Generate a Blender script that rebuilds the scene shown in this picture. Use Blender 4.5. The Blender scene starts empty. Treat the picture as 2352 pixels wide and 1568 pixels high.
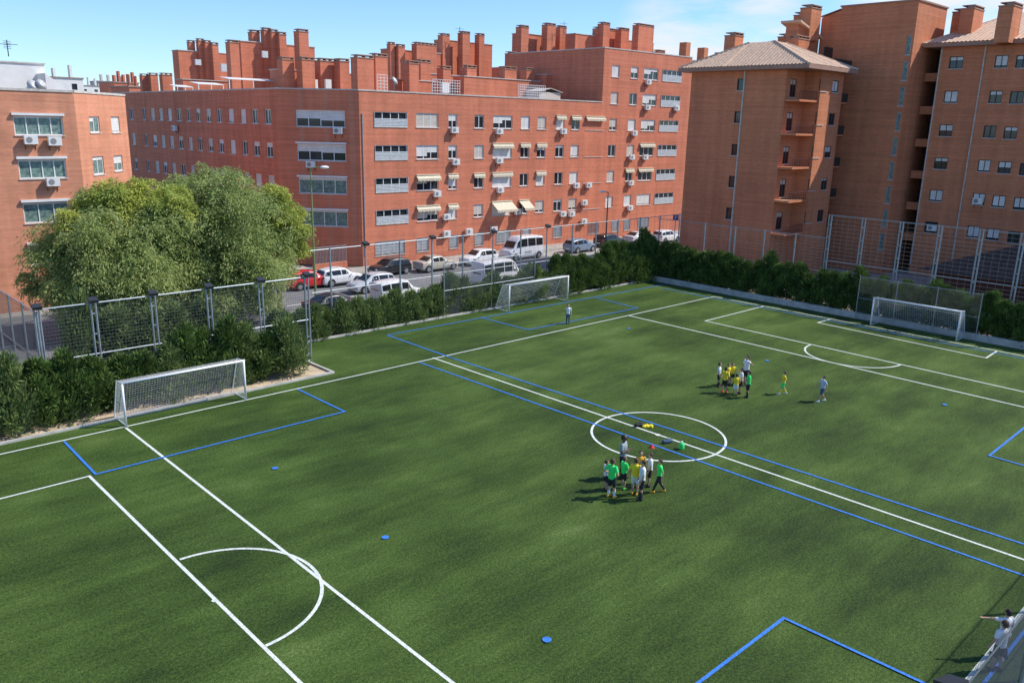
import bpy, numpy as np, math, random
random.seed(7); rng=np.random.default_rng(7)
R=math.radians
scene=bpy.context.scene; COL=scene.collection
# ------------------------------------------------------------------ camera
CP=np.array([-29.7246,-37.6054,13.8024]); HD,PT,RO,FP=0.8070,0.2599,-0.0225,1885.26
fw=np.array([math.cos(PT)*math.cos(HD),math.cos(PT)*math.sin(HD),-math.sin(PT)])
r0=np.array([math.sin(HD),-math.cos(HD),0]); d0=np.cross(fw,r0)
rt=math.cos(RO)*r0+math.sin(RO)*d0; dn=-math.sin(RO)*r0+math.cos(RO)*d0
hf=np.array([math.cos(HD),math.sin(HD),0])
from mathutils import Matrix, Vector
cam=bpy.data.cameras.new('camera'); co=bpy.data.objects.new('camera',cam); COL.objects.link(co)
m=Matrix.Identity(4)
for i in range(3): m[i][0]=rt[i]; m[i][1]=-dn[i]; m[i][2]=-fw[i]; m[i][3]=CP[i]
co.matrix_world=m; cam.sensor_width=36; cam.lens=FP/2352*36; cam.clip_start=.1; cam.clip_end=6000
scene.camera=co
def ray(px,py): return fw+rt*(px-1176)/FP+dn*(py-784)/FP
def onZ(px,py,z=0): v=ray(px,py); return CP+v*((z-CP[2])/v[2])
def onX(px,py,X): v=ray(px,py); return CP+v*((X-CP[0])/v[0])
def onY(px,py,Y): v=ray(px,py); return CP+v*((Y-CP[1])/v[1])
def atD(px,py,D): v=ray(px,py); return CP+v*(D/(v@hf))
def heightat(P,px,py):
    D=(np.array([P[0],P[1],CP[2]])-CP)@hf
    return atD(px,py,D)[2]
# ------------------------------------------------------------------ materials
def mat(name,col,rough=.7,metal=0,coat=0,var=0,scale=3.0,bump=0,bscale=20,col2=None,spec=.5,trans=0):
    M=bpy.data.materials.new(name); M.use_nodes=True; nt=M.node_tree; b=nt.nodes['Principled BSDF']
    b.inputs['Base Color'].default_value=(*col,1); b.inputs['Roughness'].default_value=rough; b.inputs['Metallic'].default_value=metal
    b.inputs['Coat Weight'].default_value=coat; b.inputs['Specular IOR Level'].default_value=spec
    if var or col2:
        g=nt.nodes.new('ShaderNodeNewGeometry'); n=nt.nodes.new('ShaderNodeTexNoise'); n.inputs['Scale'].default_value=scale; n.inputs['Detail'].default_value=5
        nt.links.new(g.outputs['Position'],n.inputs['Vector'])
        rp=nt.nodes.new('ShaderNodeValToRGB'); c2=col2 or tuple(c*(1-var) for c in col); c1=col if col2 else tuple(min(1,c*(1+var)) for c in col)
        rp.color_ramp.elements[0].position=.35; rp.color_ramp.elements[1].position=.65
        rp.color_ramp.elements[0].color=(*c2,1); rp.color_ramp.elements[1].color=(*c1,1)
        nt.links.new(n.outputs['Fac'],rp.inputs['Fac']); nt.links.new(rp.outputs['Color'],b.inputs['Base Color'])
    if bump:
        g=nt.nodes.new('ShaderNodeNewGeometry'); n=nt.nodes.new('ShaderNodeTexNoise'); n.inputs['Scale'].default_value=bscale
        nt.links.new(g.outputs['Position'],n.inputs['Vector'])
        bp=nt.nodes.new('ShaderNodeBump'); bp.inputs['Strength'].default_value=bump; bp.inputs['Distance'].default_value=.05
        nt.links.new(n.outputs['Fac'],bp.inputs['Height']); nt.links.new(bp.outputs['Normal'],b.inputs['Normal'])
    return M
def brick(name,c1,c2,mortar):
    M=bpy.data.materials.new(name); M.use_nodes=True; nt=M.node_tree; N=nt.nodes; K=nt.links; b=N['Principled BSDF']; b.inputs['Roughness'].default_value=.85; b.inputs['Specular IOR Level'].default_value=.2
    g=N.new('ShaderNodeNewGeometry'); s=N.new('ShaderNodeSeparateXYZ'); K.new(g.outputs['Position'],s.inputs[0])
    a=N.new('ShaderNodeMath'); K.new(s.outputs[0],a.inputs[0]); K.new(s.outputs[1],a.inputs[1])
    c=N.new('ShaderNodeCombineXYZ'); K.new(a.outputs[0],c.inputs[0]); K.new(s.outputs[2],c.inputs[1])
    t=N.new('ShaderNodeTexBrick'); K.new(c.outputs[0],t.inputs['Vector']); t.inputs['Scale'].default_value=1
    t.inputs['Brick Width'].default_value=.30; t.inputs['Row Height'].default_value=.10; t.inputs['Mortar Size'].default_value=.014
    t.inputs['Color1'].default_value=(*c1,1); t.inputs['Color2'].default_value=(*c2,1); t.inputs['Mortar'].default_value=(*mortar,1)
    n=N.new('ShaderNodeTexNoise'); n.inputs['Scale'].default_value=.35; n.inputs['Detail'].default_value=8; n.inputs['Roughness'].default_value=.65; K.new(g.outputs['Position'],n.inputs['Vector'])
    def sn(sc):
        mp=N.new('ShaderNodeMapping'); mp.inputs['Scale'].default_value=sc; K.new(g.outputs['Position'],mp.inputs['Vector'])
        n2=N.new('ShaderNodeTexNoise'); n2.inputs['Scale'].default_value=1; n2.inputs['Detail'].default_value=4; K.new(mp.outputs[0],n2.inputs['Vector']); return n2.outputs['Fac']
    ad=N.new('ShaderNodeMath'); K.new(n.outputs['Fac'],ad.inputs[0]); K.new(sn((1.4,1.4,.10)),ad.inputs[1])
    ad2=N.new('ShaderNodeMath'); K.new(ad.outputs[0],ad2.inputs[0]); K.new(sn((.12,.12,5.5)),ad2.inputs[1])
    mr=N.new('ShaderNodeMapRange'); mr.inputs[1].default_value=1.1; mr.inputs[2].default_value=1.9; mr.inputs[3].default_value=.78; mr.inputs[4].default_value=1.18; K.new(ad2.outputs[0],mr.inputs[0])
    mx=N.new('ShaderNodeVectorMath'); mx.operation='SCALE'; K.new(t.outputs['Color'],mx.inputs[0]); K.new(mr.outputs[0],mx.inputs['Scale'])
    K.new(mx.outputs[0],b.inputs['Base Color'])
    return M
def glassm(name,col): 
    M=mat(name,col,.08,0,0,var=.4,scale=.8); return M
M={}
M['brick']=brick('red_brick',(.70,.20,.105),(.60,.165,.085),(.55,.27,.18))
M['brick2']=brick('orange_brick',(.66,.215,.095),(.57,.175,.078),(.54,.28,.17))
M['brickL']=brick('salmon_brick',(.70,.27,.15),(.62,.225,.125),(.54,.31,.21))
M['coping']=mat('coping_stone',(.55,.50,.45),.8,var=.15)
M['roofg']=mat('flat_roof_gravel',(.33,.26,.22),.9,var=.2,scale=2)
M['tile']=mat('clay_roof_tile',(.62,.42,.29),.85,var=.2,scale=5,bump=.5,bscale=6)
M['tiled']=mat('old_dark_roof_tile',(.07,.045,.035),.9,var=.3,scale=3)
M['fascia']=mat('eave_concrete',(.36,.21,.15),.8,var=.1)
M['white']=mat('white_paint',(.78,.78,.76),.5,var=.05,scale=2)
M['whitewall']=mat('white_render',(.78,.76,.72),.8,var=.06,scale=1)
M['shut']=mat('roller_shutter',(.76,.74,.70),.6,var=.08,scale=1.3)
M['shutb']=mat('beige_shutter',(.62,.55,.47),.6,var=.08)
M['louv']=mat('grey_louvre',(.60,.62,.63),.5,var=.08)
M['glass']=glassm('window_glass',(.025,.033,.038))
M['curt']=mat('curtain_behind_glass',(.16,.24,.21),.3,var=.4,scale=4)
M['awn']=mat('awning_canvas',(.66,.58,.43),.8,var=.12,scale=6)
M['dark']=mat('dark_metal',(.03,.032,.035),.5)
M['darkred']=mat('dark_red_and_shaded_brick',(.10,.035,.025),.9)  # dark red parts, and recess brick with its shade put into the colour
M['galv']=mat('galvanised_steel',(.34,.38,.41),.45,.4,var=.1)
M['wire']=mat('fence_wire',(.10,.115,.12),.5,.3)
M['wirel']=mat('light_fence_wire',(.27,.28,.28),.5,.3)
M['goal']=mat('goal_white',(.82,.82,.82),.35)
M['net']=mat('net_cord',(.72,.72,.70),.8)
M['ac']=mat('ac_casing',(.75,.74,.71),.5)
M['acg']=mat('ac_grille',(.26,.26,.26),.6)
M['asph']=mat('asphalt',(.18,.18,.185),.9,var=.15,scale=.8,bump=.2)
M['pave']=mat('paving',(.38,.35,.31),.9,var=.12,scale=1.5)
M['kerb']=mat('kerb_concrete',(.48,.46,.42),.85,var=.15,scale=2)
M['sand']=mat('sandy_soil',(.52,.40,.27),.95,var=.25,scale=1.2,bump=.4)
M['ground']=mat('town_ground',(.22,.19,.16),.95,var=.25,scale=.05)
M['mline']=mat('white_line',(.66,.70,.64),.8,var=.32,scale=22)
M['bline']=mat('blue_line',(.035,.19,.62),.8,var=.35,scale=22)
M['lav']=mat('lavender_kerb_paint',(.50,.47,.60),.8,var=.2,scale=4)
M['bark']=mat('bark',(.12,.09,.065),.9,var=.3,scale=6)
M['tyre']=mat('tyre',(.02,.02,.02),.8); M['rim']=mat('rim',(.45,.46,.48),.35,.7)
M['cglass']=mat('car_glass',(.015,.018,.02),.06)
M['lampl']=mat('headlight',(.6,.62,.62),.15); M['lampr']=mat('tail_light',(.45,.02,.02),.25); M['plate']=mat('plate',(.7,.7,.68),.5)
M['hair']=mat('dark_hair',(.025,.017,.012),.7); M['hairb']=mat('brown_hair',(.08,.045,.025),.7)
M['skin']=mat('skin',(.52,.30,.20),.6); M['skind']=mat('dark_skin',(.10,.05,.032),.55)
def leafm(name,a,b,sc,tr=.25):
    X=mat(name,a,.6,0,0,col2=b,scale=sc,spec=.25)
    nt=X.node_tree; bs=nt.nodes['Principled BSDF']; out=nt.nodes['Material Output']
    t=nt.nodes.new('ShaderNodeBsdfTranslucent'); mx=nt.nodes.new('ShaderNodeMixShader'); mx.inputs[0].default_value=tr
    src=bs.inputs['Base Color'].links[0].from_socket; nt.links.new(src,t.inputs['Color'])
    nt.links.new(bs.outputs[0],mx.inputs[1]); nt.links.new(t.outputs[0],mx.inputs[2]); nt.links.new(mx.outputs[0],out.inputs[0])
    return X
M['leafA']=leafm('olive_leaves',(.45,.51,.19),(.28,.355,.11),.6,.45)
M['leafY']=leafm('lime_leaves',(.60,.62,.14),(.38,.45,.11),.6,.45)
M['con']=leafm('cypress_foliage',(.155,.235,.055),(.06,.105,.027),1.1,.2)
M['conl']=leafm('light_cypress_foliage',(.24,.31,.10),(.10,.155,.052),1.1,.25)
# turf
T=bpy.data.materials.new('artificial_turf'); T.use_nodes=True; nt=T.node_tree; N=nt.nodes; K=nt.links; b=N['Principled BSDF']; b.inputs['Roughness'].default_value=.75; b.inputs['Specular IOR Level'].default_value=.2
g=N.new('ShaderNodeNewGeometry')
def nz(sc,det,rough=.5,scale=(1,1,1),rot=0):
    mp=N.new('ShaderNodeMapping'); mp.inputs['Rotation'].default_value=(0,0,rot); mp.inputs['Scale'].default_value=scale; K.new(g.outputs['Position'],mp.inputs['Vector'])
    n=N.new('ShaderNodeTexNoise'); n.inputs['Scale'].default_value=sc; n.inputs['Detail'].default_value=det; n.inputs['Roughness'].default_value=rough; K.new(mp.outputs[0],n.inputs['Vector']); return n.outputs['Fac']
def mathn(op,a,b2):
    n=N.new('ShaderNodeMath'); n.operation=op
    for i,q in enumerate((a,b2)):
        if isinstance(q,(int,float)): n.inputs[i].default_value=q
        else: K.new(q,n.inputs[i])
    return n.outputs[0]
big=nz(.12,3,.6,(1,.7,1)); mid=nz(.5,7,.75,(.5,1.6,1),R(6)); fine=nz(11,3,.8); vf=nz(34,2,.8)
wv=N.new('ShaderNodeTexWave'); wv.bands_direction='Y'; wv.inputs['Scale'].default_value=.085; wv.inputs['Distortion'].default_value=2.2; wv.inputs['Detail'].default_value=3; wv.inputs['Detail Scale'].default_value=.6; K.new(g.outputs['Position'],wv.inputs['Vector'])
sm=mathn('ADD',mathn('ADD',mathn('ADD',mathn('MULTIPLY',big,1.15),mathn('MULTIPLY',mid,1.2)),mathn('MULTIPLY',wv.outputs['Fac'],.14)),mathn('ADD',mathn('MULTIPLY',fine,1.7),mathn('MULTIPLY',vf,1.6)))
rp=N.new('ShaderNodeValToRGB'); e=rp.color_ramp.elements
mrr=N.new('ShaderNodeMapRange'); mrr.inputs[1].default_value=2.16; mrr.inputs[2].default_value=3.80; K.new(sm,mrr.inputs[0]); K.new(mrr.outputs[0],rp.inputs['Fac'])
e[0].position=0; e[0].color=(.006,.016,.003,1); e[1].position=1; e[1].color=(.31,.38,.18,1)  # pale top stop paints the turf's sheen as whitish speckle
q=e.new(.28); q.color=(.024,.050,.008,1); q=e.new(.50); q.color=(.060,.108,.017,1); q=e.new(.72); q.color=(.112,.175,.037,1)
K.new(rp.outputs['Color'],b.inputs['Base Color'])
bp=N.new('ShaderNodeBump'); bp.inputs['Strength'].default_value=.8; bp.inputs['Distance'].default_value=.04; K.new(vf,bp.inputs['Height']); K.new(bp.outputs['Normal'],b.inputs['Normal'])
M['turf']=T
# ------------------------------------------------------------------ mesh builder
ORG={}
class MB:
    def __init__(s): s.v=[]; s.f=[]
    def add(s,vs,fs):
        o=len(s.v); s.v.extend([tuple(map(float,p)) for p in vs]); s.f.extend([tuple(i+o for i in q) for q in fs])
    def quad(s,*p): s.add(p,[tuple(range(len(p)))])
    def hexa(s,p): s.add(p,[(0,3,2,1),(4,5,6,7),(0,1,5,4),(1,2,6,5),(2,3,7,6),(3,0,4,7)])
    def box(s,x0,x1,y0,y1,z0,z1): s.hexa([(x0,y0,z0),(x1,y0,z0),(x1,y1,z0),(x0,y1,z0),(x0,y0,z1),(x1,y0,z1),(x1,y1,z1),(x0,y1,z1)])
    def prism(s,poly,z0,z1):
        n=len(poly); s.add([(p[0],p[1],z0) for p in poly]+[(p[0],p[1],z1) for p in poly],[tuple(range(n))[::-1],tuple(range(n,2*n))]+[(i,(i+1)%n,n+(i+1)%n,n+i) for i in range(n)])
    def tube(s,p0,p1,r0_,r1_=None,n=6,cap=True):
        if r1_ is None: r1_=r0_
        p0=np.array(p0,float);p1=np.array(p1,float);a=p1-p0;L=np.linalg.norm(a)
        if L<1e-6: return
        a/=L; h=np.array([0,0,1.]) if abs(a[2])<.9 else np.array([1.,0,0]); u=np.cross(a,h);u/=np.linalg.norm(u);w=np.cross(a,u)
        vs=[p0+r0_*(math.cos(2*math.pi*i/n)*u+math.sin(2*math.pi*i/n)*w) for i in range(n)]+[p1+r1_*(math.cos(2*math.pi*i/n)*u+math.sin(2*math.pi*i/n)*w) for i in range(n)]
        fs=[(i,(i+1)%n,n+(i+1)%n,n+i) for i in range(n)]
        if cap: fs+= [tuple(range(n))[::-1],tuple(range(n,2*n))]
        s.add(vs,fs)
    def rings(s,rs):
        n=len(rs[0]); vs=[p for r_ in rs for p in r_]; fs=[]
        for k in range(len(rs)-1):
            for i in range(n): fs.append((k*n+i,k*n+(i+1)%n,(k+1)*n+(i+1)%n,(k+1)*n+i))
        fs.append(tuple(range(n))[::-1]); fs.append(tuple(range((len(rs)-1)*n,len(rs)*n))); s.add(vs,fs)
    def capsule(s,p0,p1,ra,rb,n=8):
        p0=np.array(p0,float);p1=np.array(p1,float);a=p1-p0;L=np.linalg.norm(a);a=a/L if L>1e-6 else np.array([0,0,1.])
        h=np.array([0,0,1.]) if abs(a[2])<.9 else np.array([1.,0,0]); u=np.cross(a,h);u/=np.linalg.norm(u);w=np.cross(a,u)
        rs=[]
        for t in (-75,-40,0): rs.append((p0+a*ra*math.sin(R(t)),ra*math.cos(R(t))))
        for t in (0,40,75): rs.append((p1+a*rb*math.sin(R(t)),rb*math.cos(R(t))))
        s.rings([[c+r_*(math.cos(2*math.pi*i/n)*u+math.sin(2*math.pi*i/n)*w) for i in range(n)] for c,r_ in rs])
    def ell(s,c,rx,ry,rz,n=12,k=7):
        rs=[]
        for j in range(k):
            t=R(-80+160*j/(k-1)); rs.append([(c[0]+rx*math.cos(t)*math.cos(2*math.pi*i/n),c[1]+ry*math.cos(t)*math.sin(2*math.pi*i/n),c[2]+rz*math.sin(t)) for i in range(n)])
        s.rings(rs)
    def loftz(s,L,n=14):
        s.rings([[(cx+rx*math.cos(2*math.pi*i/n),cy+ry*math.sin(2*math.pi*i/n),z) for i in range(n)] for z,cx,cy,rx,ry in L])
    def build(s,name,m,parent=None,origin=None,smooth=False):
        V=np.array(s.v)
        if parent is not None: o=ORG[parent.name]
        elif origin is not None: o=np.array(origin,float)
        else: o=np.array([(V[:,0].min()+V[:,0].max())/2,(V[:,1].min()+V[:,1].max())/2,V[:,2].min()])
        me=bpy.data.meshes.new(name); me.from_pydata((V-o).tolist(),[],s.f); me.materials.append(m if not isinstance(m,str) else M[m])
        if smooth: me.polygons.foreach_set('use_smooth',[True]*len(me.polygons))
        ob=bpy.data.objects.new(name,me); COL.objects.link(ob); ORG[ob.name]=o
        if parent is not None: ob.parent=parent
        else: ob.location=o
        return ob
def tag(o,label=None,cat=None,group=None,kind=None):
    if label: o['label']=label
    if cat: o['category']=cat
    if group: o['group']=group
    if kind: o['kind']=kind
    return o
def empty(name,loc,label,cat,group=None,rz=0,local=False):
    o=bpy.data.objects.new(name,None); COL.objects.link(o); o.location=tuple(map(float,loc)); o.rotation_euler=(0,0,rz); o.empty_display_size=.1
    ORG[o.name]=np.zeros(3) if local else np.array(loc,float); tag(o,label,cat,group); return o
def dup(o,loc,rz=0,label=None,group=None,scale=None):
    c=o.copy(); COL.objects.link(c); c.location=tuple(map(float,loc)); c.rotation_euler=(0,0,rz)
    if scale: c.scale=scale
    if label: c['label']=label
    if group: c['group']=group
    for ch in list(o.children):
        d=ch.copy(); COL.objects.link(d); d.parent=c
        for gch in list(ch.children):
            e_=gch.copy(); COL.objects.link(e_); e_.parent=d
    return c
def struct(mb,name,m): 
    o=mb.build(name,m); o['kind']='structure'; return o
ORD=['first','second','third','fourth','fifth','sixth','seventh','eighth','ninth','tenth','eleventh','twelfth','thirteenth','fourteenth','fifteenth','sixteenth','seventeenth','eighteenth','nineteenth','twentieth','twenty-first','twenty-second','twenty-third','twenty-fourth','twenty-fifth','twenty-sixth','twenty-seventh','twenty-eighth','twenty-ninth','thirtieth']
# ------------------------------------------------------------------ ground
gmb=MB(); gmb.quad((-3000,-3000,-.03),(3000,-3000,-.03),(3000,3000,-.03),(-3000,3000,-.03)); struct(gmb,'ground','ground')
YF,YB=7.8,1.1
t=MB(); t.quad((-60,-34.6,0),(31.3,-34.6,0),(31.3,YB,0),(-60,YB,0)); t.quad((-6.4,YB,0),(31.3,YB,0),(31.3,YF,0),(-6.4,YF,0)); struct(t,'turf_pitch','turf')
t=MB(); t.quad((-60,YB,-.01),(-6.4,YB,-.01),(-6.4,3.2,-.01),(-60,3.2,-.01)); t.quad((-9.5,3.2,-.01),(-6.4,3.2,-.01),(-6.4,9.3,-.01),(-9.5,9.3,-.01)); t.quad((-6.4,YF,-.01),(31.3,YF,-.01),(31.3,9.3,-.01),(-6.4,9.3,-.01)); t.quad((31.3,-40,-.01),(34,-40,-.01),(34,9.3,-.01),(31.3,9.3,-.01)); struct(t,'sandy_border','sand')
t=MB(); t.box(-60,-6.4,YB,YB+.14,-.05,.10); t.box(-6.54,-6.4,YB+.141,YF,-.05,.10); t.box(-6.4,31.3,YF,YF+.14,-.05,.12); struct(t,'pitch_kerb','kerb')
t=MB(); t.box(-60,31.3,-35.2,-34.6,-.05,.15); struct(t,'painted_kerb','lav')
t=MB(); t.quad((-80,10.6,-.015),(140,10.6,-.015),(140,26.0,-.015),(-80,26.0,-.015)); t.quad((-3.2,26.0,-.015),(6.4,26.0,-.015),(6.4,140,-.015),(-3.2,140,-.015)); struct(t,'road','asph')
t=MB(); t.box(-80,140,9.3,10.6,-.02,.11); t.box(6.4,140,26.0,29.0,-.02,.12); t.box(-80,-3.2,26.0,27.5,-.02,.12); t.box(6.4,9.5,29.0,140,-.02,.12); struct(t,'pavement','pave')
t=MB(); t.quad((-60,3.2,-.012),(-9.5,3.2,-.012),(-9.5,9.3,-.012),(-60,9.3,-.012)); t.quad((34,-60,-.012),(56,-60,-.012),(56,26,-.012),(34,26,-.012)); struct(t,'courtyard_paving','pave')
t=MB()
for i in range(30):
    t.quad((-40+i*5,18.2,-.011),(-38+i*5,18.2,-.011),(-38+i*5,18.35,-.011),(-40+i*5,18.35,-.011))
t.quad((-40,24.0,-.011),(110,24.0,-.011),(110,24.1,-.011),(-40,24.1,-.011))
struct(t,'road_marking','white')
def lineq(mb,a,b,w=.11,z=.005,e0=0,e1=0):
    a=np.array(a[:2],float);b=np.array(b[:2],float);d=(b-a)/np.linalg.norm(b-a);n=np.array([-d[1],d[0]])*w/2;e_=d*w/2
    a=a-d*e0;b=b+d*e1
    p=[a-e_-n,b+e_-n,b+e_+n,a-e_+n]; mb.quad(*[(q[0],q[1],z) for q in p])
def gl(mb,p,q,w,z,e0=0,e1=0): lineq(mb,onZ(*p),onZ(*q),w,z,e0,e1)
def arc(mb,c,r_,a0,a1,w=.11,z=.009,n=48):
    for i in range(n):
        t0=a0+(a1-a0)*i/n;t1=a0+(a1-a0)*(i+1)/n
        mb.quad(*[(c[0]+(r_+s*w/2)*math.cos(q),c[1]+(r_+s*w/2)*math.sin(q),z) for s,q in ((-1,t0),(1,t0),(1,t1),(-1,t1))])
L_,Wh=29.85,16.29
w1=MB()
gl(w1,(0,1043),(1640,681),.10,.005,8,0)
gl(w1,(290,983),(1040,1568),.11,.010,0,14); gl(w1,(205,1093),(690,1568),.11,.010,0,16); gl(w1,(0,1145),(205,1093),.10,.005,3,0)
gl(w1,(995,822),(2352,1285),.11,.010,0,8); gl(w1,(1445,725),(2352,935),.12,.010,0,14); gl(w1,(1620,737),(2352,900),.12,.010,0,6)
gl(w1,(1620,737),(1755,703),.11,.005); gl(w1,(1640,681),(2290,806),.12,.014,0,12)
gl(w1,(1878,741),(2265,822),.12,.010); gl(w1,(1878,741),(1910,732),.11,.005); gl(w1,(2265,822),(2290,806),.11,.005)
lineq(w1,(-L_,-2*Wh),(L_,-2*Wh),.11,.005)
def semi(p,q):
    a,b_=onZ(*p),onZ(*q); c=(a+b_)/2; return c,np.linalg.norm(a-b_)/2,math.atan2(a[1]-c[1],a[0]-c[0])
c,r_,a0=semi((413,1285),(610,1483)); arc(w1,c,r_,a0,a0-math.pi,z=.015)
c,r_,a0=semi((1862,792),(2068,838)); arc(w1,c,r_,a0,a0+math.pi,w=.12,z=.015)
ps_=onZ(493,1379); arc(w1,ps_,.045,0,2*math.pi,.09,z=.019,n=16)
cc_=onZ(1511,999); arc(w1,cc_,3.06,0,2*math.pi,z=.015,n=72); arc(w1,cc_,.06,0,2*math.pi,.12,z=.019,n=16)
struct(w1,'white_pitch_marking','mline')
bm=MB(); BW=.10
gl(bm,(890,770),(1420,673),BW,.024,0,9.5); gl(bm,(890,770),(1037,822),BW,.0205); gl(bm,(1037,822),(2352,1250),BW,.0205,0,8); gl(bm,(965,833),(2352,1322),BW,.0205,0,8)
gl(bm,(1520,662),(2352,824),BW,.0205,0,10)
def poly(pts,e0=0,e1=0):
    for i in range(len(pts)-1): gl(bm,pts[i],pts[i+1],.10,.028+.004*(i%2),e0 if i==0 else 0,e1 if i==len(pts)-2 else 0)
poly([(148,1015),(220,1090),(792,946),(685,895)]); poly([(1105,730),(1213,758),(1465,708),(1370,685)]); poly([(1605,1568),(1800,1420),(2095,1557)],8,1.5); poly([(2352,983),(2272,1047),(2352,1070)],9,3)
lineq(bm,(-L_,-2*Wh-.35),(L_,-2*Wh-.35),.09,.024)
for px,py in ((632,1076),(885,1235),(1256,1470),(1444,755),(1762,829),(2170,930)):
    p=onZ(px,py); arc(bm,(p[0],p[1]),.065,0,2*math.pi,.13,z=.036,n=20)
struct(bm,'blue_pitch_marking','bline')
# ------------------------------------------------------------------ facades
class Fac:
    def __init__(s,O,a):
        s.O=np.array([O[0],O[1],0.]); a=np.array([a[0],a[1],0.]); s.a=a/np.linalg.norm(a); s.n=np.array([s.a[1],-s.a[0],0])
        if (CP-s.O)@s.n<0: s.n=-s.n
    def hit(s,px,py): v=ray(px,py); p=CP+v*(((s.O-CP)@s.n)/(v@s.n)); return (p-s.O)@s.a,p[2]
    def dep(s,px,py): v=ray(px,py); p=v*(((s.O-CP)@s.n)/(v@s.n)); return p@hf
    def P(s,u,z,n=0): return s.O+s.a*u+s.n*n+np.array([0,0,z])
    def box(s,mb,u0,u1,z0,z1,n0,n1):
        mb.hexa([s.P(u0,z0,n0),s.P(u1,z0,n0),s.P(u1,z0,n1),s.P(u0,z0,n1),s.P(u0,z1,n0),s.P(u1,z1,n0),s.P(u1,z1,n1),s.P(u0,z1,n1)])
    def rect(s,x0,y0,x1,y1):
        ym=(y0+y1)/2;xm=(x0+x1)/2;a=s.hit(x0,ym)[0];b=s.hit(x1,ym)[0];return [min(a,b),max(a,b),s.hit(xm,y1)[1],s.hit(xm,y0)[1]]
def wallgrid(F,mb,u0,u1,z0,z1,holes,dep=.2):
    hs=[h for h in holes if h[0]>u0+.02 and h[1]<u1-.02 and h[2]>z0 and h[3]<z1]
    us=sorted(set([u0,u1]+[h[0] for h in hs]+[h[1] for h in hs])); zs=sorted(set([z0,z1]+[h[2] for h in hs]+[h[3] for h in hs]))
    for i in range(len(us)-1):
        for j in range(len(zs)-1):
            uc=(us[i]+us[i+1])/2;zc=(zs[j]+zs[j+1])/2
            if any(h[0]<uc<h[1] and h[2]<zc<h[3] for h in hs): continue
            mb.quad(F.P(us[i],zs[j]),F.P(us[i+1],zs[j]),F.P(us[i+1],zs[j+1]),F.P(us[i],zs[j+1]))
    for a,b,c,d in hs:
        for p,q in (((a,c),(b,c)),((b,c),(b,d)),((b,d),(a,d)),((a,d),(a,c))):
            mb.quad(F.P(*p,0),F.P(*q,0),F.P(*q,-dep),F.P(*p,-dep))
    return hs
def window(F,par,h,kind='window',shut=.5,fm='white',sm='shut',gl='glass',awn=0,bars=False,mull=None,box=False):
    a,b,c,d=h; mb=MB(); t_=.07
    for bx in ((a,a+t_,c,d),(b-t_,b,c,d),(a+t_,b-t_,c,c+t_),(a+t_,b-t_,d-t_,d)): F.box(mb,*bx,-.16,-.08)
    if mull is None: mull=(b-a)>1.7
    nm=(2 if (b-a)<3 else 3) if mull else 0
    k=(nm if nm else (1 if (b-a)>.9 else 0))
    for i in range(k):
        u=a+(b-a)*(i+1)/(k+1); F.box(mb,u-.035,u+.035,c+t_,d-t_,-.15,-.09)
    w=mb.build(kind,fm,par)
    mb=MB(); F.box(mb,a+.01,b-.01,c+.01,d-.01,-.19,-.14); mb.build('pane',gl,w)
    if shut>0:
        mb=MB(); ed=[a+.06,b-.06]
        if (b-a)>1.5 and .2<shut<.9: ed=[a+.06,(a+b)/2,b-.06]
        for j in range(len(ed)-1):
            sh=shut if j==0 else shut*(.35+.6*((int(abs(a)*7+abs(c)*3)%10)/10))
            zz=d-.02-(d-c-.04)*sh; n_=max(3,int((d-zz)/.12))
            for i in range(n_):
                z0=zz+(d-.02-zz)*i/n_; z1=zz+(d-.02-zz)*(i+1)/n_-.012; F.box(mb,ed[j]+.01*j,ed[j+1]-.01,z0,z1,-.137,-.105+.004*(i%2))
        mb.build('shutter',sm,w)
    mb=MB(); F.box(mb,a-.06,b+.06,c-.07,c-.002,-.1,.06); mb.build('sill','coping',w)
    if bars:
        mb=MB(); n_=int((b-a)/.14)
        for i in range(n_+1):
            u=a+(b-a)*i/n_; F.box(mb,u-.012,u+.012,c,d,.02,.045)
        for z in (c+.1,(c+d)/2,d-.1): F.box(mb,a,b,z-.015,z+.015,.046,.06)
        mb.build('window_bars','galv',w)
    if box:
        mb=MB(); F.box(mb,a-.1,b+.1,d+.04,d+.2,.01,.2); mb.build('blind_box','white',w)
    if awn>0:
        mb=MB()
        o=.12+awn; dz=.08+awn*.7
        mb.hexa([F.P(a-.1,d+.1,.01),F.P(b+.1,d+.1,.01),F.P(b+.1,d+.1-dz,o),F.P(a-.1,d+.1-dz,o),F.P(a-.1,d+.14,.01),F.P(b+.1,d+.14,.01),F.P(b+.1,d+.14-dz,o),F.P(a-.1,d+.14-dz,o)])
        n_=int((b-a+.2)/.22)
        for i in range(n_):
            u0=a-.1+(b-a+.2)*i/n_;u1=a-.1+(b-a+.2)*(i+1)/n_; F.box(mb,u0,u1-.02,d-.08-dz-.05*(i%2),d+.09-dz,o-.01,o+.02)
        F.box(mb,a-.1,b+.1,d+.141,d+.24,.01,.16)
        mb.build('awning','awn',w)
    return w
def gallery(F,par,h):
    a,b,c,d=h; window(F,par,h,'gallery_window',0,gl='glass')
    mb=MB(); zt=c+(d-c)*.58; n_=6
    for i in range(n_):
        z0=c+.0+(zt-c)*i/n_; F.box(mb,a,b,z0,z0+(zt-c)/n_*.78,.0,.05)
    F.box(mb,a-.03,a,c,d,0,.06);F.box(mb,b,b+.03,c,d,0,.06)
    mb.build('louvre_panel','louv',par)
acp=None
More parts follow.
